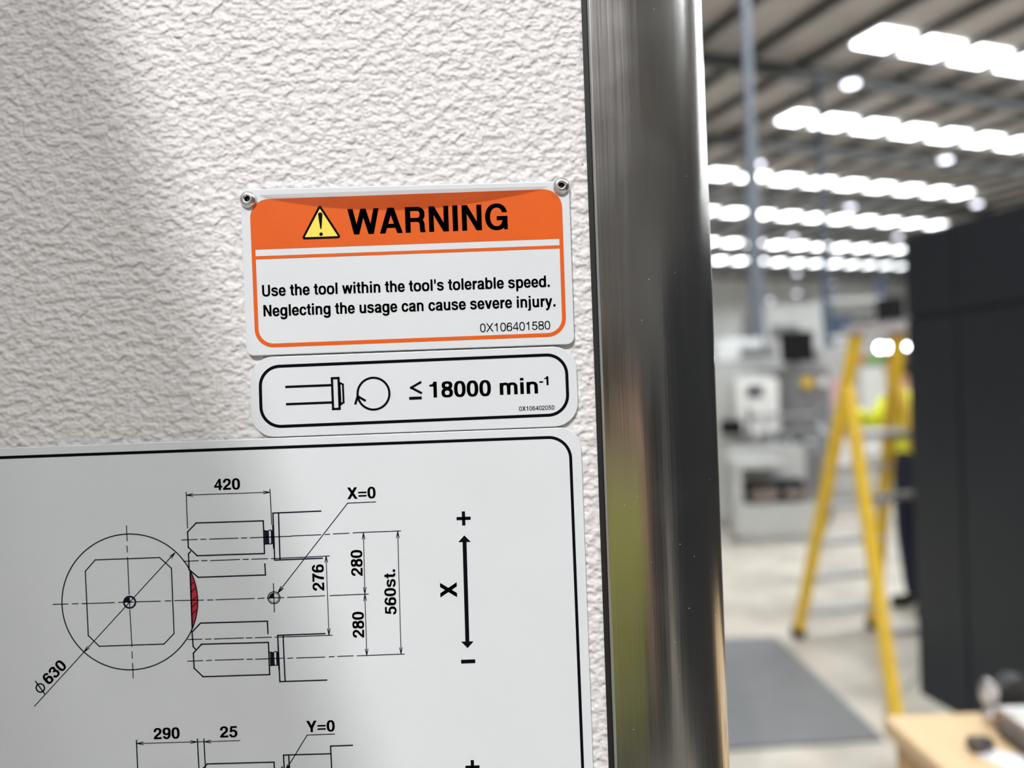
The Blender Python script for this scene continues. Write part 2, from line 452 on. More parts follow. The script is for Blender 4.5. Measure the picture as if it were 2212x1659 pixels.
# ------------------------------------------------------------------ the white machine: panel, gasket, steel post, plates
mb = MB(); mb.prism([(-0.60, 0.95), (0.0268, 0.95), (0.0268, 2.05), (-0.60, 2.05)], 0.0, 0.03)
panel = mb.build('machine_casing', M['panel'])
tag(panel, 'white machine casing with coarse hammered paint, carrying the three plates', 'machine casing')
mb = MB(); mb.box(0.0268, -0.0006, 0.95, 0.0284, 0.03, 2.05)
tag(mb.build('rubber_gasket', M['rubber']), 'thin black rubber strip between white panel and steel post', 'gasket')

prof = [(0.0284, 0.05), (0.0284, 0.0)]
prof += [(0.0284 + 0.0012 * (1 - math.cos(t)), -0.0012 * math.sin(t)) for t in [math.pi / 2 * k / 6 for k in range(1, 7)]]
prof += [(0.0284 + 0.0012 + k * 0.0018, -0.0012 - 0.00012 * k) for k in range(1, 7)]
x0, y0 = prof[-1]
for k in range(1, 33):
    t = math.pi / 2 * k / 32
    prof.append((x0 + (0.0718 - x0) * math.sin(t), y0 + 0.026 * (1 - math.cos(t))))
prof += [(0.0718, 0.05)]
mb = MB(); n = len(prof); z0, z1 = 0.95, 2.05
mb.v = [(x, y, z0) for x, y in prof] + [(x, y, z1) for x, y in prof]
for i in range(n):
    j = (i + 1) % n; mb.f.append((i, j, n + j, n + i)); mb.mi.append(0)
mb.f += [tuple(range(n - 1, -1, -1)), tuple(range(n, 2 * n))]; mb.mi += [0, 0]
post = mb.build('steel_post', M['steel'], smooth=True)
try: post.data.set_sharp_from_angle(angle=0.6)
except Exception: pass
tag(post, 'polished dark stainless steel post with rounded edge beside the white panel', 'post')
mb = MB(); mb.box(-2.6, 0.051, 0.12, 0.060, 1.5, 2.50); mb.box(-2.6, 0.0305, 0.12, 0.060, 0.0505, 0.94); mb.box(-2.6, 0.0305, 2.06, 0.060, 0.0505, 2.50)
mb.box(-2.55, 0.1, 0.0, 0.0, 1.4, 0.12)
mach = mb.build('machine_housing', mat('machine_body_paint', (0.7, 0.69, 0.67), 0.4, 0, 0.03, 10), bevel=0.004)
tag(mach, 'white machine body behind the panel and the steel post', 'machine')

# --- warning plate
YW = -0.0016
wc = [(522.5, 412), (1228.5, 394), (1240, 744), (536, 769.5)]
sign = empty('warning_sign', (*W(880, 585)[:1], 0, W(880, 585)[1]), 'riveted plate with orange WARNING header, topmost of the three', 'sign')
mb = MB(); mb.prism([W(*p) for p in rounded(wc, 16)], YW, -0.0002)
mb.build('plate', M['plate'], sign, bevel=0.00025)
y = YW - 0.00004
oc = [(542.7, 434), (1212.3, 410.6), (1223, 727), (555.5, 752.5)]
ro = rounded(oc, 40); ri = rounded(inset(oc, 8.4), 32)
mb = MB(); frame(mb, ro, ri, y)
def mixp(a, b, t): return (a[0] + (b[0] - a[0]) * t, a[1] + (b[1] - a[1]) * t)
hl, hr = mixp(oc[0], oc[3], 0.338), mixp(oc[1], oc[2], 0.338)      # bottom of the solid header
hp = rounded([oc[0], oc[1], hr, hl], [40, 40, 0, 0])
mb.flat([W(*p) for p in hp], y - 0.00001)
tl, tr = mixp(oc[0], oc[3], 0.382), mixp(oc[1], oc[2], 0.382)
bl, br = mixp(oc[0], oc[3], 0.404), mixp(oc[1], oc[2], 0.404)
mb.flat([W(*p) for p in (tl, tr, br, bl)], y - 0.00001)
mb.build('orange_header', M['orange'], sign, fix=False)['label'] = 'orange header band and border line'
mb = MB(); y2 = y - 0.00004
text(mb, 'WARNING', (755, 509.4), (1096.7, 497.6), 55, y2)
mb.build('heading_text', M['black_print'], sign, fix=False)['label'] = 'black WARNING heading'
tri = [ZT(805, 350), ZT(1520, 1460), ZT(205, 1505)]
mb = MB(); mb.flat([W(*p) for p in rounded(tri, [4, 4.5, 4.5])], y2)
wt = mb.build('hazard_triangle', M['black_print'], sign, fix=False); wt['label'] = 'black and yellow hazard triangle'
mb = MB(); mb.flat([W(*p) for p in rounded([ZT(812, 500), ZT(1395, 1392), ZT(325, 1428)], 0.8)], y2 - 0.00003)
mb.build('yellow_field', M['yellow_print'], wt, fix=False)
mb = MB(); ex = [ZT(*p) for p in ((757, 690), (765, 655), (790, 632), (822, 622), (858, 632), (885, 655), (897, 690), (895, 740), (868, 1145), (858, 1162), (845, 1166), (832, 1160), (824, 1140), (770, 800))]
mb.flat([W(*p) for p in ex], y2 - 0.00006); mb.flat([W(*p) for p in arc(ZT(853, 1330), 3.8, 0, 2 * math.pi, 24)[:-1]], y2 - 0.00006)
mb.build('exclamation_mark', M['black_print'], wt, fix=False)
mb = MB()
text(mb, "Use the tool within the tool's tolerable speed.", (570.5, 641.6), (1187, 621), 24.5, y2)
text(mb, "Neglecting the usage can cause severe injury.", (573.4, 684.6), (1199.3, 663.2), 24.5, y2)
mb.build('body_text', M['black_print'], sign, fix=False)
mb = MB(); text(mb, '0X106401580', (1037.8, 718.2), (1188.3, 711.9), 18.3, y2, False)
mb.build('part_number', M['black_print'], sign, fix=False)
for c in ((540.5, 434), (1211.5, 405)):
    o = W(*c); mb = MB()
    mb.lathe([(0.0027, 0.0016), (0.0027, 0.0020), (0.0026, 0.0024), (0.0022, 0.0029), (0.0016, 0.0032), (0.0012, 0.0033), (0.00095, 0.0031), (0.00085, 0.0024), (0.00085, 0.0018)], (o[0], 0, o[1]), 'y', 40)
    rv = mb.build('rivet', M['rivet'], sign, smooth=True)
    mb = MB(); mb.lathe([(0.00084, 0.0016), (0.00084, 0.0021), (0.0003, 0.00215), (0.00001, 0.00215)], (o[0], 0, o[1]), 'y', 24)
    mb.build('rivet_hole', M['hole'], rv, smooth=True)
# clear film lifting along the top edge
mf = bpy.data.materials.new('clear_film'); mf.use_nodes = True
nt = mf.node_tree; nt.nodes.remove(nt.nodes['Principled BSDF'])
tb, gb, mx = nt.nodes.new('ShaderNodeBsdfTransparent'), nt.nodes.new('ShaderNodeBsdfGlossy'), nt.nodes.new('ShaderNodeMixShader')
tx, tn = nt.nodes.new('ShaderNodeTexCoord'), nt.nodes.new('ShaderNodeTexNoise'); tn.inputs['Scale'].default_value = 90
rp = nt.nodes.new('ShaderNodeValToRGB'); rp.color_ramp.elements[0].color = (0.76, 0.71, 0.69, 1); rp.color_ramp.elements[1].color = (0.88, 0.84, 0.82, 1)
nt.links.new(tx.outputs['Object'], tn.inputs['Vector']); nt.links.new(tn.outputs['Fac'], rp.inputs[0]); nt.links.new(rp.outputs[0], tb.inputs[0])
gb.inputs['Roughness'].default_value = 0.12; mx.inputs[0].default_value = 0.05
nt.links.new(tb.outputs[0], mx.inputs[1]); nt.links.new(gb.outputs[0], mx.inputs[2])
nt.links.new(mx.outputs[0], nt.nodes['Material Output'].inputs[0])
mb = MB(); rows = []
NX, NY = 40, 8
for i in range(NX + 1):
    t = i / NX; px = 562 + (1185 - 562) * t
    top = 424.5 + (406 - 424.5) * t - 0.5; sag = 40 * (math.sin(math.pi * t) ** 0.75) * (1.0 if t < .6 else 1 - (t - .6) * .35)
    row = []
    for j in range(NY + 1):
        u = j / NY; q = W(px, top + sag * u + 1)
        row.append((q[0], YW - 0.00025 - 0.0009 * (1 - u) ** 2 * math.sin(math.pi * t) ** 0.5, q[1]))
    rows.append(row)
k = 0
for r_ in rows: mb.v += r_
for i in range(NX):
    for j in range(NY):
        a = i * (NY + 1) + j; mb.f.append((a, a + NY + 1, a + NY + 2, a + 1)); mb.mi.append(0)
mb.build('clear_film', mf, sign, smooth=True, fix=False)['label'] = 'loose clear film along the top edge'

# --- speed plate
YS = -0.0012
sp = empty('speed_label', (*W(895, 845)[:1], 0, W(895, 845)[1]), 'narrow rounded plate reading 18000 per minute, between the other two plates', 'sign')
sc = [(540.5, 772.5), (1243, 747), (1250, 919.5), (546, 945.5)]
mb = MB(); mb.prism([W(*p) for p in rounded(sc, 52, 16)], YS, -0.0002)
mb.build('plate', M['plate'], sp, bevel=0.0002)
y = YS - 0.00004
bc = [(560.5, 790), (1225.2, 762), (1230.5, 898), (564.5, 925.8)]
mb = MB(); frame(mb, rounded(bc, 46, 16), rounded(inset(bc, 6.6), 39.4, 16), y)
mb.build('black_border', M['black_print'], sp, fix=False)
mb = MB()
seg(mb, ZR(130, 317), ZR(815, 290), 5.2, y); seg(mb, ZR(140, 574), ZR(830, 547), 5.2, y)
q = [ZR(822, 188), ZR(920, 184), ZR(937, 642), ZR(840, 645)]
pline(mb, q, 5, y, True)
pline(mb, [ZR(935, 255), ZR(985, 280), ZR(996, 545), ZR(950, 580)], 4.2, y)
seg(mb, ZR(935, 255), ZR(950, 580), 4.2, y)
mb.build('tool_icon', M['black_print'], sp, fix=False)
mb = MB(); c = ZR(1440, 417); ringpx(mb, c, 36.6, 31.8, y)
seg(mb, ZR(1208, 445), ZR(1168, 578), 5, y); seg(mb, ZR(1200, 452), ZR(1325, 525), 5, y)
mb.build('rotation_icon', M['black_print'], sp, fix=False)
mb = MB()
pline(mb, [ZR(2135, 250), ZR(2000, 328), ZR(2145, 404)], 5, y); seg(mb, ZR(1970, 487), ZR(2157, 479), 6.5, y)
text(mb, '18000', (929.6, 858.9), (1060.8, 854.8), 34.5, y); text(mb, 'min', (1080.5, 853), (1161.8, 849.8), 34.5, y)
text(mb, '-1', (1165, 832.8), (1184.6, 832), 19.5, y)
mb.build('speed_text', M['black_print'], sp, fix=False)
mb = MB(); text(mb, '0X106402050', (1121.3, 887.4), (1197.3, 884.5), 9.6, y, (118, 100))
mb.build('part_number', M['black_print'], sp, fix=False)

# --- travel diagram plate
YD = -0.0010
dg = empty('diagram_plate', (*W(560, 1350)[:1], 0, W(560, 1350)[1]), 'large plate with machine travel drawing and dimensions, lowest of the three', 'sign')
dc = [(-330, 980), (1253.5, 921.5), (1296, 2060), (-300, 2110)]
mb = MB(); mb.prism([W(*p) for p in rounded(dc, 46, 14)], YD, -0.0002)
mb.build('plate', M['plate'], dg, bevel=0.0002)
y = YD - 0.00004
ic = [(-310, 996.3), (1233.5, 939.5), (1276, 2040), (-280, 2090)]
mb = MB(); frame(mb, rounded(ic, 50, 16), rounded(inset(ic, 6.4), 43.6, 16), y)
mb.build('black_border', M['black_print'], dg, fix=False)
mb = MB(); TH, TK = 1.95, 2.9
CC = (284, 1298.2)
def dashes(Z, *d, w=TH):
    for a in d: seg(mb, Z(a[0], a[1]), Z(a[2], a[3]), w, y)
ringpx(mb, CC, 147.3, 144.8, y, 128)
pline(mb, [Z2(*p) for p in ((662, 878), (1100, 862), (1180, 935), (1198, 1378), (1130, 1450), (690, 1465), (615, 1392), (595, 955))], 2.4, y, True)
dashes(Z2, (372, 1180, 480, 1178), (503, 1177, 548, 1176), (570, 1176, 795, 1168), (818, 1167, 870, 1166), (940, 1163, 1108, 1158), (1135, 1157, 1180, 1156), (1200, 1155, 1400, 1151), (1423, 1151, 1465, 1150), (1480, 1149, 1745, 1140), (1765, 1140, 1812, 1138), (1835, 1137, 1945, 1134))
dashes(Z3, (228, 1133, 487, 1122), (517, 1121, 783, 1110))
dashes(Z2, (874, 643, 880, 750), (878, 780, 881, 828), (882, 858, 893, 1115), (897, 1215, 912, 1470), (912, 1500, 914, 1550), (916, 1578, 921, 1685))
dim(mb, Z2(1205, 828), Z2(585, 1505), y, 2.0); seg(mb, Z2(585, 1505), Z4(247, 390), 2.0, y)
pline(mb, [ZC(*p) for p in ((260, 255), (430, 78), (1760, 35), (1785, 683), (450, 727), (275, 560))], TK, y, True)
pline(mb, [ZC(*p) for p in ((318, 645), (278, 690), (290, 1000))], TK, y)
pline(mb, [ZC(*p) for p in ((290, 1000), (470, 1155), (1805, 1108), (1792, 890))], TK, y)
dashes(ZC, (138, 415, 460, 403), (515, 402, 632, 398), (688, 398, 1268, 378), (1320, 377, 1442, 372), (1490, 371, 2330, 340))
dashes(ZE, (905, 292, 1610, 262), (1690, 258, 1820, 248)); dashes(Z3, (540, 702, 652, 696), (674, 694, 1003, 681))
dashes(ZC, (175, 838, 480, 826), (533, 825, 655, 822), (708, 824, 1298, 800), (1350, 800, 1472, 797), (1525, 797, 1855, 785)); dashes(ZE, (415, 832, 1812, 768))
pline(mb, [Z3(457, 546), Z3(132, 560), ZE(505, 866), ZE(1635, 820)], TK, y); seg(mb, Z3(170, 560), ZE(630, 855), TK, y)
def taper(Z, ax, ay, s):
    P = lambda x, yy: Z(ax + x * s, ay + yy * s)
    for q in (((0, -160), (85, -160), (100, 155), (10, 165)), ((130, -175), (170, -175), (180, 160), (140, 160)), ((165, -300), (190, -300), (215, 265), (185, 265))):
        mb.flat([W(*P(*p)) for p in q], y)
    pline(mb, [P(-38, -165), P(0, -160), P(55, -148), P(130, -180)], 2, y); pline(mb, [P(-25, 168), P(10, 160), P(60, 155), P(145, 155)], 2, y)
    seg(mb, P(-12, -160), P(2, 165), 1.6, y)
taper(ZE, 278, 325, 1.0)
seg(mb, Z2(1280, 415), Z2(1290, 665), TH, y); seg(mb, Z2(1850, 395), Z2(1862, 640), TH, y); dim(mb, Z2(1281, 438), Z2(1850, 418), y)
pline(mb, [Z3(830, 484), Z3(640, 492), Z3(165, 1103)], 2.0, y); arrow(mb, Z3(165, 1103), Z3(640, 492), y, 2.2, 16)
dim(mb, Z3(493, 850), Z3(513, 1390), y); dim(mb, Z3(747, 693), Z3(757, 1109), y); dim(mb, Z3(757, 1111), Z3(770, 1528), y); dim(mb, Z3(980, 683), Z3(1003, 1518), y)
dashes(Z3, (702, 1530, 1028, 1518), (570, 1534, 680, 1530), (512, 1537, 550, 1535), (290, 1545, 487, 1538), (230, 1547, 270, 1545))
pline(mb, [ZD(*p) for p in ((245, 410), (365, 285), (1300, 258), (1308, 430))], TK, y); pline(mb, [ZD(*p) for p in ((245, 400), (262, 612), (297, 655))], TK, y)
pline(mb, [ZD(*p) for p in ((265, 705), (380, 580), (1315, 555), (1332, 1005), (400, 1035), (275, 915))], TK, y, True)
dashes(ZD, (182, 515, 390, 510), (428, 510, 518, 507), (550, 507, 970, 492), (1000, 492, 1092, 490), (1125, 490, 1360, 482), (1400, 482, 2212, 455),
       (178, 818, 402, 810), (442, 808, 525, 804), (565, 804, 970, 792), (1008, 792, 1095, 790), (1130, 790, 1530, 775))
pline(mb, [ZD(*p) for p in ((2105, 432), (1445, 456), (1475, 1104), (2130, 1082))], TK, y); seg(mb, ZD(1520, 456), ZD(1548, 1100), TK, y)
taper(ZD, 1345, 785, 0.588)
# origin marks
for c_, ro_, ri_ in ((zoomed(230, 1250, 16.59)(890, 812), 14.2, 10.4), (ZC(1972, 1560), 14.0, 11.8)):
    ringpx(mb, c_, ro_, ri_, y, 40)
    mb.flat([W(*c_)] + [W(*p) for p in arc(c_, ri_ - (0 if ro_ > 14.1 else 1.4), math.pi, 1.5 * math.pi, 12)], y)
ringpx(mb, ZC(1972, 1560), 10.6, 9.4, y, 40)
seg(mb, (592.7, 1257.8), (595, 1320.8), TH, y); seg(mb, (579, 1290), (608, 1289), TH, y)
seg(mb, (283, 1290), (284.2, 1309), TH, y); seg(mb, (277, 1299.2), (292, 1298.6), TH, y)
# lower figure
dashes(ZF, (80, 243, 108, 860), (660, 230, 694, 860), (722, 230, 756, 860), w=TK - 0.3)
dim(mb, ZF(84, 278), ZF(657, 262), y); dashes(ZF, (665, 262, 720, 260)); dim(mb, ZF(727, 261), ZF(1068, 250), y, ends=(1, 0))
pline(mb, [ZF(*p) for p in ((640, 590), (755, 472), (1390, 455), (1405, 760))], TK, y)
pline(mb, [ZF(*p) for p in ((1496, 700), (1480, 388), (1925, 375))], TK, y); seg(mb, ZF(1530, 388), ZF(1545, 700), TK, y)
pline(mb, [ZF(2135, 295), ZF(1928, 302), ZF(1950, 760)], TK, y); pline(mb, [ZF(1965, 188), ZF(1705, 197), ZF(1500, 535)], 2.0, y); arrow(mb, ZF(1500, 535), ZF(1705, 197), y, 2.2, 14)
seg(mb, ZF(1465, 495), ZF(1470, 600), 3, y)
draw = mb.build('line_drawing', M['line_print'], dg, fix=False)
mb = MB(); ch = [(413.6, 1233)]
a0, a1 = math.atan2(1233 - CC[1], 130.6), math.atan2(1357 - CC[1], 134)
mb.flat([W(*p) for p in arc(CC, 144.8, a0, a1, 24)], y + 0.00001)
red = mb.build('interference_zone', M['red_print'], dg, fix=False); red['label'] = 'red hatched overlap zone'
mb = MB(); seg(mb, (413.6, 1230), (418.3, 1357), 3.2, y - 0.00001)
for py in (1262, 1278, 1297, 1310, 1325):
    xl = 413.6 + (py - 1233) / 124 * 4.7; xr = CC[0] + math.sqrt(max(0, 144 ** 2 - (py - 9 - CC[1]) ** 2))
    seg(mb, (xl, py), (xr, py - min(10, (xr - xl) * .95)), 1.8, y - 0.00001)
mb.build('hatching', M['black_print'], red, fix=False)
mb = MB()
for s, p0, p1, cp in (('420', (465.8, 1058.2), (521.2, 1056), 24.5), ('X=0', (751.9, 1077.2), (812.8, 1074.9), 25), ('276', (702.5, 1273.4), (700.3, 1217.3), 25.5),
                      ('280', (784.9, 1241.7), (783.3, 1186.3), 25), ('280', (788.2, 1374.6), (786.6, 1319.2), 25), ('560st.', (857.4, 1325), (854.5, 1228.2), 25),
                      ('630', (110.1, 1477.2), (149.6, 1437.7), 24.5), ('290', (335.8, 1593.8), (391.3, 1591.8), 24.5), ('25', (478.5, 1590.2), (515.6, 1588.8), 24.5), ('Y=0', (664.3, 1578.6), (724.9, 1576.5), 24.5)):
    text(mb, s, p0, p1, cp, y)
ce = (91.5, 1483.2)
o_ = []
for k in range(33):
    t = 2 * math.pi * k / 32; u, v = 8.8 * math.cos(t), 9.2 * math.sin(t)
    o_.append((ce[0] + .72 * u - .69 * v, ce[1] - .69 * u - .72 * v))
for a, b in zip(o_, o_[1:]): seg(mb, a, b, 3.0, y, .3)
seg(mb, (80.5, 1468.0), (101.5, 1497.0), 2.6, y)
mb.build('dimension_text', M['black_print'], dg, fix=False)
mb = MB(); text(mb, 'X', (987.9, 1287.8), (987.0, 1256), 36, y); mb.build('axis_letter', M['black_print'], dg, fix=False)
for c_ in ((1001.9, 1118.6), (1021, 1653.5)):
    mb = MB(); seg(mb, (c_[0] - 15.2, c_[1] + .5), (c_[0] + 15.2, c_[1] - .5), 7, y); seg(mb, (c_[0] - .5, c_[1] - 15.2), (c_[0] + .5, c_[1] + 15.2), 7, y); mb.build('plus_sign', M['black_print'], dg, fix=False)
mb = MB(); seg(mb, (996.5, 1426.8), (1027, 1425.7), 8.3, y); mb.build('minus_sign', M['black_print'], dg, fix=False)
for t0, t1 in (((1003.5, 1155), (1010.4, 1397.7)), ((1022, 1690), (1031, 1940))):
    mb = MB(); d = (Vector(t1) - Vector(t0)).normalized(); nn = Vector((-d.y, d.x))
    q = []
    for p, s in ((Vector(t0), 1), (Vector(t1), -1)):
        b_ = p + d * 14.5 * s
        q += [b_ + nn * 4.3 * -s, b_ + nn * 13.6 * -s, p, b_ + nn * 13.6 * s, b_ + nn * 4.3 * s]
    for k in ((0, 1, 2, 3, 4), (5, 6, 7, 8, 9), (0, 4, 5, 9)): mb.flat([W(*q[i]) for i in k], y)
    mb.build('axis_arrow', M['black_print'], dg, fix=False)['label'] = 'bold double-headed axis arrow'
# ------------------------------------------------------------------ the hall: floor, walls, roof with daylight strips
HA = math.radians(21.0)                                   # the hall stands 21 degrees off the machine
e1 = Vector((math.cos(HA), math.sin(HA), 0)); e2 = Vector((-math.sin(HA), math.cos(HA), 0))
def hall(s1, s2, z): v = e1 * s1 + e2 * s2; return (v.x, v.y - DIST, z)
M['concrete'] = mat('worn_concrete', (0.48, 0.445, 0.385), 0.38, 0, 0.30, 2.6)
M['deck'] = mat('roof_deck', (0.52, 0.48, 0.465), 0.6, 0, 0.08, 1.5)
M['purlin'] = mat('purlin_steel', (0.075, 0.072, 0.07), 0.5, 0.2, 0.1, 3)
M['rafter'] = mat('rafter_steel', (0.09, 0.095, 0.095), 0.5, 0.2, 0.1, 3)
M['cladding'] = mat('wall_cladding', (0.78, 0.80, 0.80), 0.6, 0, 0.12, 0.8)
M['skylight'] = mat('daylight_sheet', (0.8, 0.85, 0.85), 0.5, 0, 0.02, 2, emit=((0.94, 0.98, 1.0), SKY_L))
A0, A1, B0, B1, RZ = -22.0, 46.0, -17.0, 38.0, 7.66
def hallbox(mb, a0, a1, b0, b1, z0, z1):
    mb.hexa([hall(a0, b0, z0), hall(a1, b0, z0), hall(a1, b1, z0), hall(a0, b1, z0), hall(a0, b0, z1), hall(a1, b0, z1), hall(a1, b1, z1), hall(a0, b1, z1)])
mb = MB(); hallbox(mb, A0, A1, B0, B1, -0.2, 0.0); struct(mb.build('floor', M['concrete']))
mb = MB(); hallbox(mb, A0, A1, B0, B1, RZ, RZ + 0.2); struct(mb.build('ceiling', M['deck']))
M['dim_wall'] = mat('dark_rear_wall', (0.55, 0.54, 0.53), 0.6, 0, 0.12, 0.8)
for nm, q in (('wall_back', (A0, A1, B1, B1 + .2)), ('wall_front', (A0, A1, B0 - .2, B0)), ('wall_left', (A0 - .2, A0, B0, B1)), ('wall_right', (A1, A1 + .2, B0, B1))):
    mb = MB(); hallbox(mb, *q, 0, RZ); struct(mb.build(nm, M['dim_wall' if nm in ('wall_front', 'wall_left') else 'cladding']))
ROWS = [(-4.6, -7, 11), (2.2, -2, 30), (6.2, -2, 30), (10.3, 11.2, 32), (14.1, 12.7, 34), (18.7, 9, 24.6), (23.0, 9, 30), (28.2, 9, 42), (32.6, 9, 42)]
for i, (b, a0, a1) in enumerate(ROWS):
    mb = MB(); hw = .34 if b > 9 else .55; hallbox(mb, a0, a1, b - hw, b + hw, RZ - .03, RZ - .005)
    struct(mb.build('window_%d' % (i + 1), M['skylight']))
mb = MB(); L_ = (B1 - B0) - 0.1; mb.box(-0.05, -L_ / 2, -0.05, 0.05, L_ / 2, 0.09)
pur = None; a = -20.0
while a < 45:
    if pur is None: o = pur = struct(mb.build('roof_purlin', M['purlin']))
    else: o = pur.copy(); COL.objects.link(o)
    o.location = hall(a, (B0 + B1) / 2, RZ - .13); o.rotation_euler = (0, 0, HA); a += 1.28
mb = MB(); L_ = (A1 - A0) - 0.1
mb.box(-L_ / 2, -.09, .10, L_ / 2, .09, .12); mb.box(-L_ / 2, -.012, -.10, L_ / 2, .012, .10); mb.box(-L_ / 2, -.09, -.12, L_ / 2, .09, -.10)
raf = None
for b in (-11.2, -6.7, 0.6, 4.2, 7.3, 11.4, 15.2, 19.8, 24.2, 29.4, 33.8):
    if raf is None: o = raf = struct(mb.build('roof_rafter', M['rafter']))
    else: o = raf.copy(); COL.objects.link(o)
    o.location = hall((A0 + A1) / 2, b, RZ - .31); o.rotation_euler = (0, 0, HA)

# high-bay lamps
M['lamp_body'] = mat('lamp_housing', (0.35, 0.36, 0.38), 0.4, 0.6, 0.1, 20)
M['lamp_lens'] = mat('lamp_lens', (0.8, 0.8, 0.85), 0.4, 0, 0.02, 20, emit=((0.84, 0.85, 1.0), 6))
def lamp(p, label):
    t = empty('high_bay_lamp', (p.x, p.y, p.z), label, 'lamp', 'high-bay lamps under the roof')
    mb = MB(); mb.lathe([(0.001, .10), (.05, .10), (.06, .04), (.13, .03), (.15, .0), (.15, -.02), (.13, -.02)], p, 'z', 20); mb.build('housing', M['lamp_body'], t, smooth=True)
    mb = MB(); mb.lathe([(0.132, -.015), (.125, -.045), (.06, -.06), (.001, -.062)], p, 'z', 20); mb.build('lens', M['lamp_lens'], t, smooth=True)
    mb = MB(); mb.tube([(p.x, p.y, p.z + .1), (p.x, p.y, RZ + .001)], .012, 6); mb.build('drop_rod', M['lamp_body'], t)
H_ = 5.0
for px, py, lb in ((1838, 178, 'large lit lamp between the first and second rooflight strips'),
                   (1637, 353, 'lit lamp against the grey column, above the third rooflight strip'),
                   (2043, 343, 'lit lamp under the right part of the second rooflight strip'),
                   (1837, 446, 'lit lamp between the third and fourth rooflight strips, mid hall'),
                   (2110, 439, 'lit lamp just above the sloping top of the dark enclosure'),
                   (1713, 511, 'lit lamp touching the top of the fifth rooflight strip'),
                   (1940, 510, 'lit lamp close to the corner of the dark enclosure'),
                   (1809, 556, 'lit lamp at the lower edge of the fifth rooflight strip'),
                   (1722, 589, 'lit lamp on the faint last rooflight strip'),
                   (1795, 612, 'lit lamp below the last rooflight strip, beside the thin blue pole'),
                   (1721, 633, 'faint far lamp below the last rooflight strip'),
                   (1664, 648, 'faint far lamp just beside the grey column, lowest of the lamps')):
    x, yy = px - 1106, 829.5 - py; zz = -x * sr + yy * cr
    lamp(at(px, py, min(H_ * FPX / zz, 42)), lb)

# three working lamps behind the photographer; an unseen door leaf added on the left cuts their light
for x_, y_, en_, lb in ((-1.65, -5.2, 540, 'working lamp behind the photographer, nearest the added door leaf'), (-1.25, -5.6, 80, 'working lamp behind the photographer, middle of three'), (-0.70, -5.0, 80, 'working lamp behind the photographer, farthest from the door')):
    lamp(Vector((x_, y_, 6.9)), lb)
    ld_ = bpy.data.lights.new('lamp_light', 'AREA'); ld_.shape = 'DISK'; ld_.size = .14; ld_.energy = en_; ld_.color = (1.0, .975, .97)
    lo = bpy.data.objects.new('lamp_light', ld_); COL.objects.link(lo); lo.location = (x_, y_, 6.82)
    lo.rotation_euler = (Vector((0, 0, 1.5)) - lo.location).to_track_quat('-Z', 'Y').to_euler()
od = empty('unseen_shade_door', (-.38, -.5, 0), 'unseen white door leaf added left of the panel to cast shade', 'machine door')  # out of view, placed so its top edge throws the slanting shade
mb = MB(); mb.box(-.400, -1.15, .35, -.360, -.012, 2.42); mb.build('leaf', mat('door_paint', (.78, .77, .75), .4, 0, .03, 10), od, bevel=.004)
mb = MB(); mb.box(-.3595, -1.10, 1.0, -.33, -1.07, 1.4); mb.build('handle', M['rubber'], od, bevel=.008)

# columns
M['blue_grey'] = mat('blue_grey_paint', (0.15, 0.17, 0.205), 0.45, 0, 0.06, 8)
M['pale_blue'] = mat('faded_blue_paint', (0.09, 0.12, 0.17), 0.45, 0, 0.06, 8)
M['gal'] = mat('galvanised_steel', (0.45, 0.47, 0.5), 0.4, 0.7, 0.15, 6)
p = at(1628, 500, 9.0); mb = MB(); mb.tube([(p.x, p.y, 0.02), (p.x, p.y, 4.2)], .085, 20); mb.tube([(p.x, p.y, 4.2), (p.x, p.y, 7.4)], .06, 20); mb.box(p.x - .15, p.y - .15, 0, p.x + .15, p.y + .15, .02)
tag(mb.build('steel_column', M['blue_grey']), 'thick blue-grey steel column rising to the roof near the steel post', 'column')
p = at(1778, 500, 14.0); mb = MB(); mb.tube([(p.x, p.y, 0.02), (p.x, p.y, 7.15)], .055, 12); mb.box(p.x - .12, p.y - .12, 0, p.x + .12, p.y + .12, .02)
tag(mb.build('thin_pole', M['pale_blue']), 'thin dark blue pole rising to the roof right of the grey column', 'pole')

# ------------------------------------------------------------------ dark enclosure on the right
M['dark'] = mat('dark_grey_paint', (0.0175, 0.0208, 0.0255), 0.42, 0, 0.06, 4)
M['dark_frame'] = mat('dark_frame_paint', (0.018, 0.019, 0.021), 0.5, 0, 0.06, 4)
P0, P1 = Vector((1.55, 2.66, 0)), Vector((2.43, -3.0, 0))
fd = (P1 - P0).normalized(); fn = Vector((-fd.y, fd.x, 0))             # fn points into the enclosure
if fn.x < 0: fn = -fn
FL = (P1 - P0).length
def enc(mb, s0, s1, d0, d1, z0, z1):
    q = [P0 + fd * s0 + fn * d0, P0 + fd * s1 + fn * d0, P0 + fd * s1 + fn * d1, P0 + fd * s0 + fn * d1]
    mb.hexa([(v.x, v.y, z) for z in (z0, z1) for v in q])
en = empty('machine_enclosure', (P0.x, P0.y, 0), 'tall dark grey machine enclosure behind the wooden bench', 'machine enclosure')
mb = MB(); enc(mb, 0.012, FL, 0.012, 1.4, 0.23, 2.01); mb.build('carcass', M['dark_frame'], en)
mb = MB(); enc(mb, .15, FL, .18, 1.3, 0, .23); mb.build('plinth', M['dark_frame'], en)
edges = [0, .262] + [.262 + .74 * k for k in range(1, 8)] + [FL]
for s0, s1 in zip(edges, edges[1:]):
    for z0, z1 in ((.23, 1.70), (1.705, 2.02)):
        mb = MB(); enc(mb, s0 + .006, s1 - .006, 0, .012, z0 + .004, z1 - .006); mb.build('side_panel', M['dark'], en, bevel=.002)
mb = MB(); q = at(2135, 1470, 2.05); c0 = (q - P0).dot(fd)
q0, q1 = c0 - .09, c0 + .16
pts = []
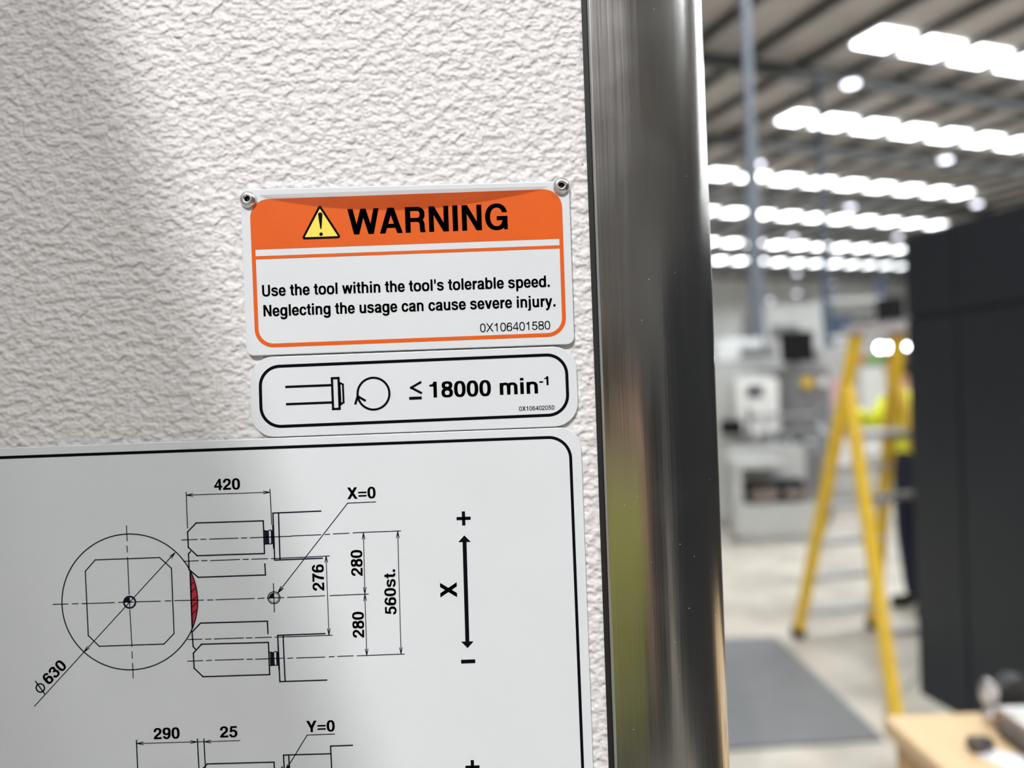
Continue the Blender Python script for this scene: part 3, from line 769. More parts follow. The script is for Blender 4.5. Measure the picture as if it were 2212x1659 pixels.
for s_, zt in ((q0, q.z + .085), (q1, q.z + .0)):
    for d_ in (-.10, -.002): pts.append((P0 + fd * s_ + fn * d_, zt))
zb = q.z - .32
mb.hexa([(v.x, v.y, zb) for v, z in (pts[0], pts[2], pts[3], pts[1])] + [(v.x, v.y, z) for v, z in (pts[0], pts[2], pts[3], pts[1])])
mb.build('side_box', mat('grey_box_paint', (0.032, 0.031, 0.031), 0.5, 0, 0.1, 8), en, bevel=.006)

# unseen dark cabinet, added behind the photographer to darken the post's reflection
tcab = empty('added_dark_cabinet', (.95, -2.5, 0), 'unseen dark cabinet added across the aisle to darken the steel post reflection', 'cabinet')
mb = MB(); mb.box(.22, -2.9, .08, 1.72, -2.32, 1.62); mb.box(.26, -2.88, 0, 1.68, -2.36, .08); mb.build('body', M['dark_frame'], tcab, bevel=.006)
for x_ in (.235, .98):
    mb = MB(); mb.box(x_, -2.3195, .12, x_ + .725, -2.30, 1.58); dr_ = mb.build('door', M['dark'], tcab, bevel=.003)
    mb = MB(); hx = x_ + (.66 if x_ < .5 else .05); mb.box(hx, -2.2995, .80, hx + .02, -2.28, .98); mb.build('door_handle', M['rubber'], dr_, bevel=.004)

# ------------------------------------------------------------------ floor mat, cable
M['mat'] = mat('grey_rubber_mat', (0.155, 0.158, 0.165), 0.55, 0, 0.06, 8, bump=0.2, bscale=200)
def onfloor(px, py):
    x, yy = px - 1106, 829.5 - py; zz = -x * sr + yy * cr
    return at(px, py, -EYE * FPX / zz)
q = [onfloor(*p) for p in ((1420, 1388), (1676, 1379), (1902, 1592), (1908, 1602), (1420, 1632))]
mb = MB(); n = len(q); mb.v = [(v.x, v.y, 0.0) for v in q] + [(v.x, v.y, .012) for v in q]
mb.f = [tuple(range(n)), tuple(range(2 * n - 1, n - 1, -1))] + [(i, (i + 1) % n, n + (i + 1) % n, n + i) for i in range(n)]; mb.mi = [0] * len(mb.f)
tag(mb.build('floor_mat', M['mat'], bevel=.003), 'grey rubber mat on the concrete floor beside the ladder', 'mat')
mb = MB(); pts = [onfloor(*p) + Vector((0, 0, .006)) for p in ((1910, 1545), (1930, 1520), (1955, 1490), (1980, 1462), (1984, 1455))]
mb.tube(pts, .006, 8); tag(mb.build('floor_cable', mat('grey_cable', (.3, .3, .3), .5)), 'thin grey cable lying on the floor by the ladder foot', 'cable')

# ------------------------------------------------------------------ yellow stepladder
M['lad'] = mat('yellow_fibreglass', (0.80, 0.52, 0.035), 0.4, 0, 0.06, 12)
M['alu'] = mat('ladder_aluminium', (0.55, 0.55, 0.56), 0.4, 0.6, 0.1, 12)
ld = empty('stepladder', (1.75, 3.45, 0), 'yellow fibreglass platform stepladder standing beside the dark enclosure', 'stepladder')
S1a, S1b = Vector((1.576, 3.99, .0)), Vector((1.753, 3.51, 1.69)); S2a, S2b = Vector((2.055, 4.09, 0)), Vector((1.985, 3.55, 1.69))
S3a, S3b = Vector((1.53, 2.79, 0)), Vector((1.722, 3.56, 1.42)); S4a, S4b = Vector((2.02, 2.86, 0)), Vector((1.99, 3.60, 1.42))
for a_, b_, w_ in ((S1a, S1b, .062), (S2a, S2b, .062), (S3a, S3b, .06), (S4a, S4b, .06)):
    mb = MB(); u = (b_ - a_).normalized(); mb.bar(a_ + u * .04, b_, .052 if a_.y > 3.5 else .044, w_, (0, 1, 0)); st = mb.build('stile', M['lad'], ld, bevel=.006)
    mb = MB(); mb.bar(a_ + Vector((0, 0, .001)), a_ + u * .06, .062, w_ + .012, (0, 1, 0)); mb.build('rubber_foot', M['rubber'], st, bevel=.004)
for z in (.15, .36, .57, .78, .99):
    t = z / 1.69; a_, b_ = S1a.lerp(S1b, t), S2a.lerp(S2b, t); mb = MB(); mb.bar(a_, b_, .075, .028, (0, 0, 1)); mb.build('step', M['alu'], ld, bevel=.004)
for z in (.36, .90):
    t = z / 1.42; a_, b_ = S3a.lerp(S3b, t), S4a.lerp(S4b, t); mb = MB(); mb.bar(a_, b_, .03, .03, (0, 0, 1)); mb.build('rear_brace', M['alu'], ld, bevel=.004)
t = 1.18 / 1.69; a_, b_ = S1a.lerp(S1b, t), S2a.lerp(S2b, t)
mb = MB(); mb.hexa([(a_.x + .03, a_.y - .02, 1.165), (b_.x + .04, b_.y - .02, 1.165), (b_.x + .04, b_.y - .26, 1.165), (a_.x + .03, a_.y - .26, 1.165), (a_.x + .03, a_.y - .02, 1.20), (b_.x + .04, b_.y - .02, 1.20), (b_.x + .04, b_.y - .26, 1.20), (a_.x + .03, a_.y - .26, 1.20)])
mb.build('platform', M['alu'], ld, bevel=.006)
mb = MB(); mb.bar(S1b + Vector((-.04, 0, .02)), S2b + Vector((.04, 0, .02)), .12, .05); mb.build('top_cap', mat('grey_plastic_cap', (.42, .38, .37), .5), ld, bevel=.01)

# ------------------------------------------------------------------ wooden bench and what lies on it
M['wood'] = mat('pale_board', (0.63, 0.455, 0.26), 0.5, 0, 0.10, 14, stretch=(1, 0.25, 1))
M['ply'] = mat('board_edge', (0.52, 0.33, 0.15), 0.5, 0, 0.16, 26, stretch=(0.4, 0.4, 3))
BT = 0.95
def onbench(px, py, z=BT):
    x, yy = px - 1106, 829.5 - py; zz = -x * sr + yy * cr
    return at(px, py, (z - EYE) * FPX / zz)
bn = empty('workbench', (1.0, .55, 0), 'pale wooden bench with metal parts lying on it, in front of the dark enclosure', 'workbench')
bx0, bx1, by0, by1 = .572, 1.50, .42, .945
mb = MB(); mb.box(bx0, by0, BT - .03, bx1, by1, BT); mb.build('worktop', M['wood'], bn, bevel=.006, seg=3)
mb = MB(); mb.box(bx0 + .006, by0 + .01, BT - .28, bx0 + .03, by1 - .03, BT - .031); mb.build('side_board', M['ply'], bn, bevel=.002)
for lx in (bx0 + .036, bx1 - .10):
    for ly in (by0 + .02, by1 - .09):
        mb = MB(); mb.box(lx, ly, 0, lx + .07, ly + .07, BT - .031); mb.build('leg', M['wood'], bn, bevel=.004)
mb = MB(); mb.box(bx0 + .07, by1 - .028, BT - .28, bx1 - .02, by1 - .006, BT - .031); mb.build('rear_board', M['ply'], bn, bevel=.002)
M['bright'] = mat('machined_steel', (0.62, 0.60, 0.59), 0.25, 0.9, 0.15, 60)
M['dull'] = mat('dull_steel', (0.09, 0.08, 0.075), 0.42, 0.4, 0.3, 70)
M['rust'] = mat('brown_steel', (0.27, 0.19, 0.14), 0.5, 0.4, 0.25, 50)
# upright clevis bolt
b0 = onbench(2143, 1566); t = empty('clevis_bolt', (b0.x, b0.y, BT), 'upright shiny steel bolt with flattened head on the bench', 'bolt')
mb = MB(); mb.lathe([(.001, 0), (.012, 0), (.012, .02), (.0095, .022), (.0085, .045)], (b0.x, b0.y, BT), 'z', 24); mb.build('shank', M['bright'], t, smooth=True)
mb = MB(); mb.prism([(b0.x + .012 * math.cos(a) - .003, BT + .050 + .021 * math.sin(a)) for a in [2 * math.pi * k / 24 for k in range(24)]], b0.y - .007, b0.y + .007); mb.build('flat_head', M['bright'], t, bevel=.002)
# steel block
c0 = onbench(2150, 1590); bl = empty('steel_block', (c0.x + .05, c0.y, BT), 'heavy brown steel bar with bright machined top on the bench', 'steel bar')
f0, f1 = onbench(2145, 1573), onbench(2212, 1623)
q0 = Vector((f0.x, f0.y)); dr = Vector((f1.x - f0.x, f1.y - f0.y)).normalized(); nr = Vector((-dr.y, dr.x))
def blk(mb, s0, s1, d0, d1, z0, z1):
    q = [q0 + dr * s0 + nr * d0, q0 + dr * s1 + nr * d0, q0 + dr * s1 + nr * d1, q0 + dr * s0 + nr * d1]
    mb.hexa([(v.x, v.y, z) for z in (z0, z1) for v in q])
mb = MB(); blk(mb, 0, .30, 0, .09, BT, BT + .030); mb.build('bar_body', M['rust'], bl, bevel=.003)
mb = MB(); blk(mb, .004, .296, .004, .086, BT + .030, BT + .036); mb.build('machined_face', mat('bright_ground_steel', (.72, .70, .68), .35, .3, .2, 40), bl, bevel=.002)
mb = MB(); blk(mb, .03, .27, -.012, -.0005, BT + .004, BT + .024); mb.build('lower_rail', M['dull'], bl, bevel=.002)
# vise-like bracket behind the bolt
c0 = onbench(2160, 1548); mb = MB(); mb.prism([(c0.x - .012, BT), (c0.x + .045, BT), (c0.x + .045, BT + .055), (c0.x + .03, BT + .066), (c0.x + .01, BT + .062), (c0.x - .012, BT + .045)], c0.y - .015, c0.y + .015)
tag(mb.build('clamp_block', M['dark_frame'], bevel=.003), 'small dark steel clamp block behind the upright bolt', 'clamp')
c0 = onbench(2118, 1624); mb = MB(); mb.lathe([(.001, -.015), (.0100, -.015), (.0112, -.013), (.0112, .007), (.0085, .008), (.0085, .016), (.001, .016)], (c0.x, c0.y, BT + .0114), 'x', 24)
tag(mb.build('socket_screw', M['dull'], smooth=True), 'short dark cylindrical screw lying on the bench beside white paper', 'screw')
c0 = onbench(2175, 1640); mb = MB()
pq = [Vector((c0.x - .035, c0.y + .010)), Vector((c0.x - .005, c0.y + .028)), Vector((c0.x + .075, c0.y - .035)), Vector((c0.x + .03, c0.y - .10))]
mb.hexa([(v.x, v.y, BT + .0002) for v in pq] + [(v.x, v.y, BT + .0012) for v in pq])
tag(mb.build('paper_sheet', mat('white_paper', (.72, .72, .76), .6, 0, .02, 40)), 'white folded paper on the bench in front of the steel bar', 'paper')
# ------------------------------------------------------------------ machines further down the aisle
M['mwhite'] = mat('machine_white', (0.46, 0.465, 0.455), 0.4, 0, 0.05, 4)
M['mgrey'] = mat('machine_grey', (0.20, 0.20, 0.205), 0.45, 0, 0.06, 4)
M['mblack'] = mat('black_plastic', (0.008, 0.008, 0.010), 0.5, 0, 0.1, 8, spec=0.2)
M['screen'] = mat('dark_screen', (0.03, 0.04, 0.055), 0.15, 0, 0.1, 8)
M['swarf'] = mat('mixed_steel_parts', (0.20, 0.165, 0.145), 0.5, 0.4, 0.5, 30)
def pxbox(mb, x0, y0, x1, y1, d, depth, mi=0):
    """a box whose front face spans these photo rows and columns d metres away"""
    a, b = at(x0, y1, d), at(x1, y0, d)
    mb.box(a.x, a.y, a.z, b.x, a.y + depth, b.z, mi); return a, b
# white turning centre
D = 7.0; t = empty('turning_centre', (2.3, D, 0), 'white machine with small dark screen behind the steel post', 'machine')
mb = MB(); a, b = at(1520, 1135, D), at(1690, 806, D); mb.box(a.x, a.y + .25, .10, b.x, a.y + .95, b.z); mb.box(a.x + .05, a.y + .30, 0, b.x - .05, a.y + .9, .10); mb.build('body', M['mwhite'], t, bevel=.015)
mb = MB(); pxbox(mb, 1596, 818, 1682, 938, D + .1, .12); mb.build('control_panel', mat('control_white', (.80, .80, .78), .4), t, bevel=.02)
mb = MB(); pxbox(mb, 1615, 834, 1648, 857, D + .08, .03); mb.build('display', M['screen'], t, bevel=.004)
mb = MB(); pxbox(mb, 1560, 905, 1606, 940, D - .02, .10); mb.build('handwheel_guard', M['mblack'], t, bevel=.03)
# chip conveyor / bed with loose parts
D = 6.6; t = empty('machine_bed', (2.3, D, 0), 'low white machine bed with a dark opening full of metal parts', 'machine')
mb = MB(); a, b = at(1590, 1148, D), at(1762, 1085, D)
mb.box(a.x, a.y, .06, b.x, a.y + .20, b.z); mb.box(a.x, a.y + .20, .06, b.x, a.y + .22, b.z + .5)
mb.box(a.x + .05, a.y + .02, 0, b.x - .05, a.y + .20, .06)
c_ = at(1700, 1010, D); mb.box(a.x, a.y + .0, b.z, a.x + .07, a.y + .2, c_.z); mb.box(a.x, a.y, c_.z, at(1690, 1000, D).x, a.y + .2, c_.z + .07)
mb.build('bed_casting', M['mwhite'], t, bevel=.012)
mb = MB(); a, b = at(1622, 1088, D), at(1742, 1038, D); mb.box(a.x, a.y + .03, a.z, b.x, a.y + .199, b.z); mb.build('dark_recess', M['mblack'], t)
random.seed(4); mb = MB()
for k in range(26):
    p = at(random.uniform(1628, 1738), random.uniform(1062, 1086), D + .02); r = random.uniform(.02, .045); mb.lathe([(.001, -r), (r, -r), (r, r), (.001, r)], p, random.choice('xz'), 10)
o = mb.build('loose_parts', M['swarf'], t, bevel=.004); o['kind'] = 'stuff'
# pipework clutter between
D = 6.95; t = empty('pipe_rack', (2.6, D, 0), 'tangle of grey pipes and brackets above the low machine bed', 'pipework')
random.seed(9); a = at(1620, 1010, D); mb = MB()
mb.box(a.x, a.y + .02, 0, a.x + .04, a.y + .06, 1.2); e = at(1785, 1010, D); mb.box(e.x - .04, a.y + .02, 0, e.x, a.y + .06, 1.2)
for zz in (.75, .93, 1.10): mb.box(a.x, a.y + .02, zz, e.x, a.y + .06, zz + .03)
mb.build('rack_frame', M['gal'], t)
for k in range(14):
    p = at(random.uniform(1625, 1775), random.uniform(915, 1010), D); mb = MB()
    q = p + Vector((random.uniform(-.22, .22), random.uniform(-.05, .0), random.uniform(-.18, .18)))
    mb.tube([p, (p + q) / 2 + Vector((0, 0, random.uniform(-.04, .04))), q], random.uniform(.014, .028), 8); mb.build('pipe', (M['gal'], M['mwhite'], M['mgrey'])[k % 3], t, smooth=True)
# grey cabinet with monitor
D = 7.4; t = empty('control_cabinet', (2.9, D, 0), 'grey electrical cabinet carrying a yellow round disc, behind the ladder', 'cabinet')
mb = MB(); a, b = at(1686, 1040, D), at(1792, 792, D); mb.box(a.x, a.y, .1, b.x, a.y + .6, b.z); mb.box(a.x + .02, a.y + .03, 0, b.x - .02, a.y + .55, .1); mb.build('body', M['mgrey'], t, bevel=.012)
mb = MB(); pxbox(mb, 1692, 845, 1786, 960, D - .02, .018); mb.build('door', mat('cabinet_door', (.18, .18, .185), .45), t, bevel=.004)
p = at(1743, 827, D - .02); mb = MB(); mb.lathe([(.001, .03), (.055, .03), (.062, .02), (.062, 0)], p, 'y', 24); mb.build('warning_disc', mat('yellow_disc', (.72, .48, .05), .4), t)
mb = MB(); pxbox(mb, 1770, 815, 1786, 835, D - .03, .028); mb.build('label_tag', M['white_print'], t)
D = 7.1; t = empty('monitor', (2.75, D, 1.6), 'black square monitor standing above the grey cabinet', 'monitor')
mb = MB(); a, b = pxbox(mb, 1691, 714, 1757, 782, D, .06); mb.build('casing', M['mblack'], t, bevel=.008)
mb = MB(); mb.box(a.x + .02, a.y - .004, a.z + .02, b.x - .02, a.y - .0005, b.z - .02); mb.build('screen_face', M['mblack'], t)
mb = MB(); mb.box((a.x + b.x) / 2 - .03, a.y + .065, 0.0, (a.x + b.x) / 2 + .03, a.y + .10, b.z - .08); mb.build('stand', M['mgrey'], t)
# grey-white machine tops left of the monitor
D = 8.0; t = empty('tall_white_machine', (2.7, D, 0), 'tall pale machine with stacked guards left of the black monitor', 'machine')
mb = MB(); a, b = at(1540, 900, D), at(1690, 728, D); mb.box(a.x, a.y, 0, b.x, a.y + 1.0, b.z - .22); mb.build('body', M['mwhite'], t, bevel=.02)
mb = MB(); mb.box(a.x + .1, a.y + .1, b.z - .2199, b.x - .18, a.y + .7, b.z); mb.build('upper_guard', M['cladding'], t, bevel=.02)
mb = MB(); pxbox(mb, 1600, 748, 1676, 772, D - .03, .028); mb.build('vent_panel', M['mgrey'], t)
# pale panel wall behind the ladder
D = 8.4; t = empty('white_machine_cabinet', (4.0, D, 0), 'wide white machine cabinet behind the top of the ladder', 'machine')
mb = MB(); a, b = at(1782, 1040, D), at(2010, 742, D); mb.box(a.x, a.y, .12, b.x, a.y + 1.2, b.z); mb.box(a.x + .05, a.y + .05, 0, b.x - .05, a.y + 1.1, .12); mb.build('body', M['mwhite'], t, bevel=.015)
mb = MB(); pxbox(mb, 1868, 790, 1932, 985, D - .03, .028); mb.build('door', mat('sliding_door_white', (.72, .72, .70), .35), t, bevel=.004)
mb = MB(); pxbox(mb, 1876, 765, 1910, 789, D - .02, .018); mb.build('green_sticker', mat('green_sticker', (.20, .45, .12), .5), t)
mb = MB(); pxbox(mb, 1852, 768, 1875, 783, D - .02, .018); mb.build('orange_sticker', mat('orange_sticker', (.50, .22, .12), .5), t)
mb = MB(); pxbox(mb, 1788, 815, 1815, 880, D - .02, .018); mb.build('pink_poster', mat('pink_poster', (.60, .40, .45), .5), t)
mb = MB(); pxbox(mb, 1790, 950, 1850, 1010, D - .02, .018); mb.build('white_notice', M['white_print'], t)
# bright work lamps on top
D = 8.0
M['work_lens'] = mat('work_lamp_lens', (.9, .9, .9), .4, 0, .02, 20, emit=((1.0, .95, .95), 26))
for px, lb in ((1900, 'bright work lamp left of the far ladder stile, first of the pair'), (1921, 'bright work lamp beside its twin, left of the far ladder stile'), (1962, 'bright work lamp between far ladder stile and dark enclosure')):
    p = at(px, 751, D); t = empty('work_lamp', (p.x, p.y, p.z), lb, 'lamp', 'work lamps on the white machine')
    mb = MB(); mb.lathe([(.001, -.05), (.03, -.05), (.05, -.01), (.05, .01), (.042, .01)], p, 'y', 16); mb.build('housing', M['lamp_body'], t, smooth=True)
    mb = MB(); mb.lathe([(.043, .008), (.03, .016), (.001, .018)], p, 'y', 16); mb.build('lens', M['work_lens'], t, smooth=True)
    mb = MB(); zt = at(1896, 742, 8.4).z; yt = at(1106, 829, 8.4).y + .06; mb.tube([(p.x, p.y + .05, p.z), (p.x, p.y + .09, zt + .05), (p.x, yt, zt + .05), (p.x, yt, zt + .03)], .012, 8); mb.build('bracket', M['lamp_body'], t)
# racking against the far wall
M['rack_blue'] = mat('rack_blue', (.06, .09, .16), .45, 0, .1, 6)
D = 20.0; t = empty('pallet_rack', (9, D, 0), 'blue upright storage rack far down the hall behind the white machines', 'rack')
for px in (1784, 1796, 1900, 1912):
    a = at(px, 700, D); mb = MB(); mb.box(a.x - .05, a.y, 0, a.x + .05, a.y + .08, 4.0); mb.build('upright', M['rack_blue'], t)
a, b = at(1784, 700, D), at(1912, 700, D)
for z_ in (1.3, 2.4, 3.4): mb = MB(); mb.box(a.x, a.y - .03, z_, b.x, a.y + .9, z_ + .10); mb.build('shelf_beam', M['cladding'] if z_ > 2 else M['rack_blue'], t)
for px, w, z_, h, lb, m_ in ((1825, .5, 2.502, .5, 'dark blue crate on the rack behind the ladder top', 'rack_blue'), (1872, .45, 2.502, .38, 'black crate beside the dark blue crate on the rack', 'mblack')):
    a = at(px, 700, D); mb = MB(); mb.box(a.x - w / 2, a.y + .05, z_, a.x + w / 2, a.y + .6, z_ + h); mb.box(a.x - w / 2 - .02, a.y + .03, z_ + h, a.x + w / 2 + .02, a.y + .62, z_ + h + .03)
    tag(mb.build('storage_crate', M[m_], bevel=.01), lb, 'crate')
D = 12.0; a, b = at(1912, 690, D), at(1953, 640, D)
t = empty('extractor_unit', ((a.x + b.x) / 2, D, 0), 'dark box on a stand high up at the edge of the dark enclosure', 'extractor')
mb = MB(); mb.box(a.x, a.y, a.z, b.x, a.y + .3, b.z); mb.build('box', M['mblack'], t, bevel=.02)
mb = MB(); mb.box((a.x + b.x) / 2 - .05, a.y + .1, 0, (a.x + b.x) / 2 + .05, a.y + .2, a.z); mb.build('stand', M['gal'], t)
D = 16.0; t = empty('mezzanine_cabinet', (5.5, D, 0), 'pale tall unit far behind the monitor and blue pole', 'machine')
mb = MB(); a, b = at(1650, 740, D), at(1775, 655, D); mb.box(a.x, a.y, 0, b.x, a.y + 1.5, b.z); mb.build('body', mat('far_unit_paint', (.62, .63, .63), .5, 0, .15, 1.2), t, bevel=.02)
mb = MB(); mb.box(a.x + .15, a.y - .03, b.z - .75, b.x - .5, a.y - .0005, b.z - .45); mb.build('window_strip', M['mgrey'], t)

# ------------------------------------------------------------------ people
M['hivis'] = mat('hi_vis_yellow', (0.86, 0.90, 0.05), 0.6, 0, 0.06, 12)
M['tape'] = mat('reflective_tape', (.7, .7, .7), .35, .2, .05, 20)
M['navy'] = mat('navy_cloth', (0.015, 0.02, 0.05), 0.8, 0, 0.15, 12)
M['blackcloth'] = mat('black_cloth', (0.012, 0.012, 0.014), 0.8, 0, 0.15, 12)
M['skin'] = mat('skin', (0.62, 0.36, 0.27), 0.5, 0, 0.06, 12)
M['hair'] = mat('brown_hair', (0.06, 0.035, 0.02), 0.6, 0, 0.2, 80)
M['boot'] = mat('boot_leather', (0.02, 0.017, 0.015), 0.5, 0, 0.1, 30)
M['eye'] = mat('eye_dark', (.03, .025, .02), .2)

def make_person(name, J, E, regions, mats, head, fwd, parent):
    """J: joint -> (position, radius or (rx, ry)); E: edges; one skin surface over the skeleton, cloth and skin by region"""
    names = list(J); idx = {k: i for i, k in enumerate(names)}
    me = bpy.data.meshes.new('tmp'); me.from_pydata([tuple(J[k][0]) for k in names], [(idx[a], idx[b]) for a, b in E], []); me.update()
    o = bpy.data.objects.new('tmp', me); COL.objects.link(o)
    md = o.modifiers.new('skin', 'SKIN'); md.use_smooth_shade = True; md.branch_smoothing = 0.3
    sv = me.skin_vertices[0].data
    for k in names:
        r = J[k][1]; sv[idx[k]].radius = (r, r) if not isinstance(r, tuple) else r
        sv[idx[k]].use_root = (k == 'pelvis')
    ss = o.modifiers.new('sub', 'SUBSURF'); ss.levels = ss.render_levels = 3
    dg_ = bpy.context.evaluated_depsgraph_get(); dg_.update()
    nm = bpy.data.meshes.new_from_object(o.evaluated_get(dg_)); bpy.data.objects.remove(o); nm.name = name
    # face: nose, brow, eye sockets, mouth, ears
    hc = Vector(head); f = Vector(fwd).normalized(); s = f.cross(Vector((0, 0, 1))).normalized(); u = Vector((0, 0, 1))
    def bump(v, c, amp, r): return amp * math.exp(-((v - c).length / r) ** 2)
    fx = [(hc + f * .10 - u * .015, f, .024, .020), (hc + f * .095 + u * .005, f, .012, .016), (hc + f * .085 + s * .033 + u * .02, -f, .010, .018), (hc + f * .085 - s * .033 + u * .02, -f, .010, .018),
          (hc + f * .095 - u * .055, f, .008, .014), (hc + f * .095 - u * .047, -f, .006, .008), (hc + f * .09 - u * .09, f, .010, .02), (hc + s * .08 - u * .005, s, .020, .020), (hc - s * .08 - u * .005, -s, .020, .020)]
    for v in nm.vertices:
        if (v.co - hc).length < .16:
            for c, dr_, am, r in fx: v.co += dr_ * bump(v.co, c, am, r)
    nm.materials.clear()
    for m_ in mats: nm.materials.append(m_)
    segs = [(Vector(J[a][0]), Vector(J[b][0]), regions(a, b)) for a, b in E]
    for p_ in nm.polygons:
        c = p_.center; best, mi = 9e9, 0
        for a, b, r in segs:
            d = b - a; t_ = max(0, min(1, (c - a).dot(d) / max(d.length_squared, 1e-9))); q_ = (c - a - d * t_).length
            if q_ < best: best, mi = q_, r
        p_.material_index = mi; p_.use_smooth = True
        for sg in (1, -1):
            if (c - (hc + f * .082 + s * .033 * sg + u * .02)).length < .011: p_.material_index = len(mats) - 1
    ob = bpy.data.objects.new(name, nm); COL.objects.link(ob); ob.parent = parent; ob.matrix_parent_inverse = Matrix.Translation(-parent.location)
    # hair cap
    b = bmesh.new(); bmesh.ops.create_icosphere(b, subdivisions=4, radius=1.0)
    for v in b.verts:
        d = v.co.copy(); v.co = hc + u * .028 - f * .012 + s * d.x * .088 + f * d.y * .104 + u * d.z * .112
    kill = [v for v in b.verts if (v.co - hc).z < -.035 or ((v.co - hc).dot(f) > .052 and (v.co - hc).z < .075)]
    bmesh.ops.delete(b, geom=kill, context='VERTS')
    hm = bpy.data.meshes.new('hair'); b.to_mesh(hm); b.free(); hm.materials.append(M['hair']); hm.polygons.foreach_set('use_smooth', [True] * len(hm.polygons))
    ho = bpy.data.objects.new('hair', hm); COL.objects.link(ho); ho.parent = parent; ho.matrix_parent_inverse = Matrix.Translation(-parent.location)
    sm = ho.modifiers.new('thick', 'SOLIDIFY'); sm.thickness = .008
    return ob

def hand(J, E, side, wrist, d, palm_n, curl):
    """palm and five unequal bent fingers from the wrist; d hand direction, palm_n where the palm faces"""
    d = Vector(d).normalized(); n_ = Vector(palm_n); n_ = (n_ - d * n_.dot(d)).normalized(); x = d.cross(n_) * (1 if side == 'L' else -1)
    w = Vector(wrist); k0 = 'wrist' + side
    J['palm' + side] = (w + d * .055, (.034, .017)); E.append((k0, 'palm' + side))
    for nm_, off, ln in (('index', .028, .072), ('middle', .010, .080), ('ring', -.009, .074), ('little', -.027, .058)):
        b0 = w + d * .088 + x * off; a_ = b0 + (d * math.cos(curl) + n_ * math.sin(curl)) * ln * .5; c_ = a_ + (d * math.cos(curl * 2.1) + n_ * math.sin(curl * 2.1)) * ln * .5
        for q_, v_, r_ in (('a', b0, .0105), ('b', a_, .009), ('c', c_, .0075)): J[nm_ + q_ + side] = (v_, r_)
        E += [('palm' + side, nm_ + 'a' + side), (nm_ + 'a' + side, nm_ + 'b' + side), (nm_ + 'b' + side, nm_ + 'c' + side)]
    t0 = w + d * .03 + x * .030 + n_ * .006; t1 = t0 + (d * .7 + x * .7 + n_ * .3).normalized() * .035; t2 = t1 + (d * .9 + x * .2 + n_ * .5).normalized() * .03
    for q_, v_, r_ in (('a', t0, .012), ('b', t1, .0105), ('c', t2, .0085)): J['thumb' + q_ + side] = (v_, r_)
    E += [('palm' + side, 'thumba' + side), ('thumba' + side, 'thumbb' + side), ('thumbb' + side, 'thumbc' + side)]

def figure(base, ang, arms, lean=0.0, K=1.0):
    """a standing adult at base, facing ang; arms: side -> (elbow, wrist, hand direction, palm direction, curl) in figure coordinates (right, forward, up)"""
    c_, s_ = math.cos(ang), math.sin(ang)
    def G(x, y_, z, K=K):
        x, y_, z = x * K, y_ * K, z * K
        return Vector((base[0] + x * c_ - y_ * s_, base[1] + x * s_ + y_ * c_, z))
    def D(x, y_, z): return Vector((x * c_ - y_ * s_, x * s_ + y_ * c_, z))
    L_ = lean
    J = {'pelvis': (G(0, 0, .95), (.155, .115)), 'waist': (G(0, L_ * .15, 1.10), (.150, .105)), 'chest': (G(0, L_ * .6, 1.30), (.170, .120)), 'collar': (G(0, L_ * .8, 1.42), (.12, .085)), 'neck': (G(0, L_ * .95 + .01, 1.50), .055),
         'jaw': (G(0, L_ + .025, 1.575), (.066, .078)), 'crown': (G(0, L_ + .02, 1.66), (.076, .092)), 'top': (G(0, L_ + .015, 1.715), (.055, .065))}
    E = [('pelvis', 'waist'), ('waist', 'chest'), ('chest', 'collar'), ('collar', 'neck'), ('neck', 'jaw'), ('jaw', 'crown'), ('crown', 'top')]
    for sd, sg in (('R', 1), ('L', -1)):
        J['shoulder' + sd] = (G(.175 * sg, L_ * .8, 1.41), .066); E.append(('collar', 'shoulder' + sd))
        el, wr, hd, pn, cu = arms[sd]
        J['elbow' + sd] = (G(*el), .050); J['wrist' + sd] = (G(*wr), (.031, .026)); E += [('shoulder' + sd, 'elbow' + sd), ('elbow' + sd, 'wrist' + sd)]
        hand(J, E, sd, G(*wr), D(*hd), D(*pn), cu)
        J['hip' + sd] = (G(.095 * sg, 0, .88), .098); J['knee' + sd] = (G(.10 * sg, .025, .50), .064); J['ankle' + sd] = (G(.105 * sg, -.01, .10), .045)
        J['heel' + sd] = (G(.105 * sg, -.035, .05), .045); J['toe' + sd] = (G(.125 * sg, .15, .04), (.045, .032))
        E += [('pelvis', 'hip' + sd), ('hip' + sd, 'knee' + sd), ('knee' + sd, 'ankle' + sd), ('ankle' + sd, 'heel' + sd), ('heel' + sd, 'toe' + sd)]
    return J, E, G(0, L_ + .02, 1.63), D(0, 1, 0)
def reg(a, b):
    k = (a + b)
    if 'jaw' in k or 'crown' in k or a == 'neck' or 'palm' in k or 'thumb' in k or 'index' in k or 'middle' in k or 'ring' in k or 'little' in k: return 0
    if 'heel' in k: return 3
    if 'hip' in k or 'knee' in k or k == 'pelviswaist': return 2
    return 1
def reg_gloved(a, b): return 1 if any(w_ in a + b for w_ in ('palm', 'thumb', 'index', 'middle', 'ring', 'little')) else reg(a, b)
pb = (2.50, 4.36)
t = empty('person', (pb[0], pb[1], 0), 'person in yellow hi-vis jacket, gloves and dark trousers behind the ladder', 'person')
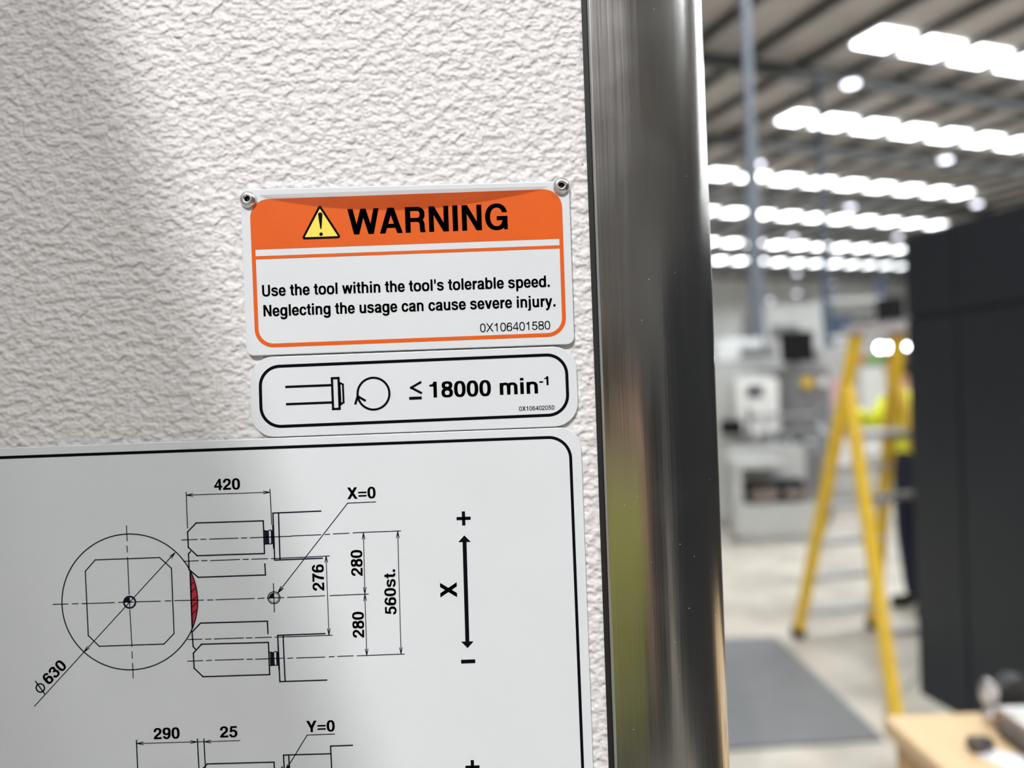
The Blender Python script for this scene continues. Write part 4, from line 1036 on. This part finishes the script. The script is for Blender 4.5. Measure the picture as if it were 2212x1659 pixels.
J, E, hd_, fw_ = figure(pb, math.radians(100), {'R': ((.26, .14, 1.24), (.14, .30, 1.33), (-.3, .9, .1), (-.9, -.2, -.3), .5), 'L': ((-.25, .15, 1.26), (-.18, .25, 1.38), (.1, 1, .2), (.2, 0, -1), .5)}, lean=.10, K=.92)
for k_ in J:
    if k_.startswith(('wrist', 'elbow')): J[k_] = (J[k_][0], .050)
make_person('body', J, E, reg_gloved, [M['skin'], M['hivis'], M['navy'], M['boot'], M['eye']], hd_, fw_, t)
for z_, r_ in ((1.12, (.180, .127)),):
    mb = MB(); ring_ = []
    cc, sn = math.cos(math.radians(100)), math.sin(math.radians(100)); ox = .02 + (z_ - 1.03) * .25
    n = 32
    for zz in (z_ - .025, z_ + .025):
        for k in range(n):
            a_ = 2 * math.pi * k / n; x_, y_ = r_[0] * math.cos(a_), r_[1] * math.sin(a_) + ox
            mb.v.append((pb[0] + x_ * cc - y_ * sn, pb[1] + x_ * sn + y_ * cc, zz))
    for k in range(n): mb.f.append((k, (k + 1) % n, n + (k + 1) % n, n + k)); mb.mi.append(0)
    o = mb.build('reflective_band', M['tape'], t, smooth=True)
    sm = o.modifiers.new('thick', 'SOLIDIFY'); sm.thickness = .004

# the photographer, seen only as a dim reflection in the steel post
pp = (-0.03, -0.88)
t = empty('person', (pp[0], pp[1], 0), 'person in olive yellow hi-vis vest facing the panel, reflected dimly in the steel post', 'person')
J, E, hd_, fw_ = figure(pp, 0.0, {'R': ((.29, .18, 1.22), (.165, .545, 1.50), (-.25, .5, .85), (-1, .2, .2), .55), 'L': ((-.27, .18, 1.22), (-.135, .545, 1.50), (.2, .5, .85), (1, .2, .2), .55)}, lean=.02, K=.92)
def reg_bare(a, b): return 0 if a.startswith('elbow') else reg(a, b)
make_person('body', J, E, reg_bare, [M['skin'], mat('hi_vis_vest_worn', (0.36, 0.38, 0.08), 0.7, 0, 0.08, 12), M['navy'], M['boot'], M['eye']], hd_, fw_, t)
mb = MB(); mb.box(-.075, -.345, 1.452, .087, -.336, 1.530)
tag(mb.build('mobile_phone', M['mblack'], bevel=.004), 'black mobile phone held up in front of the panel', 'phone')
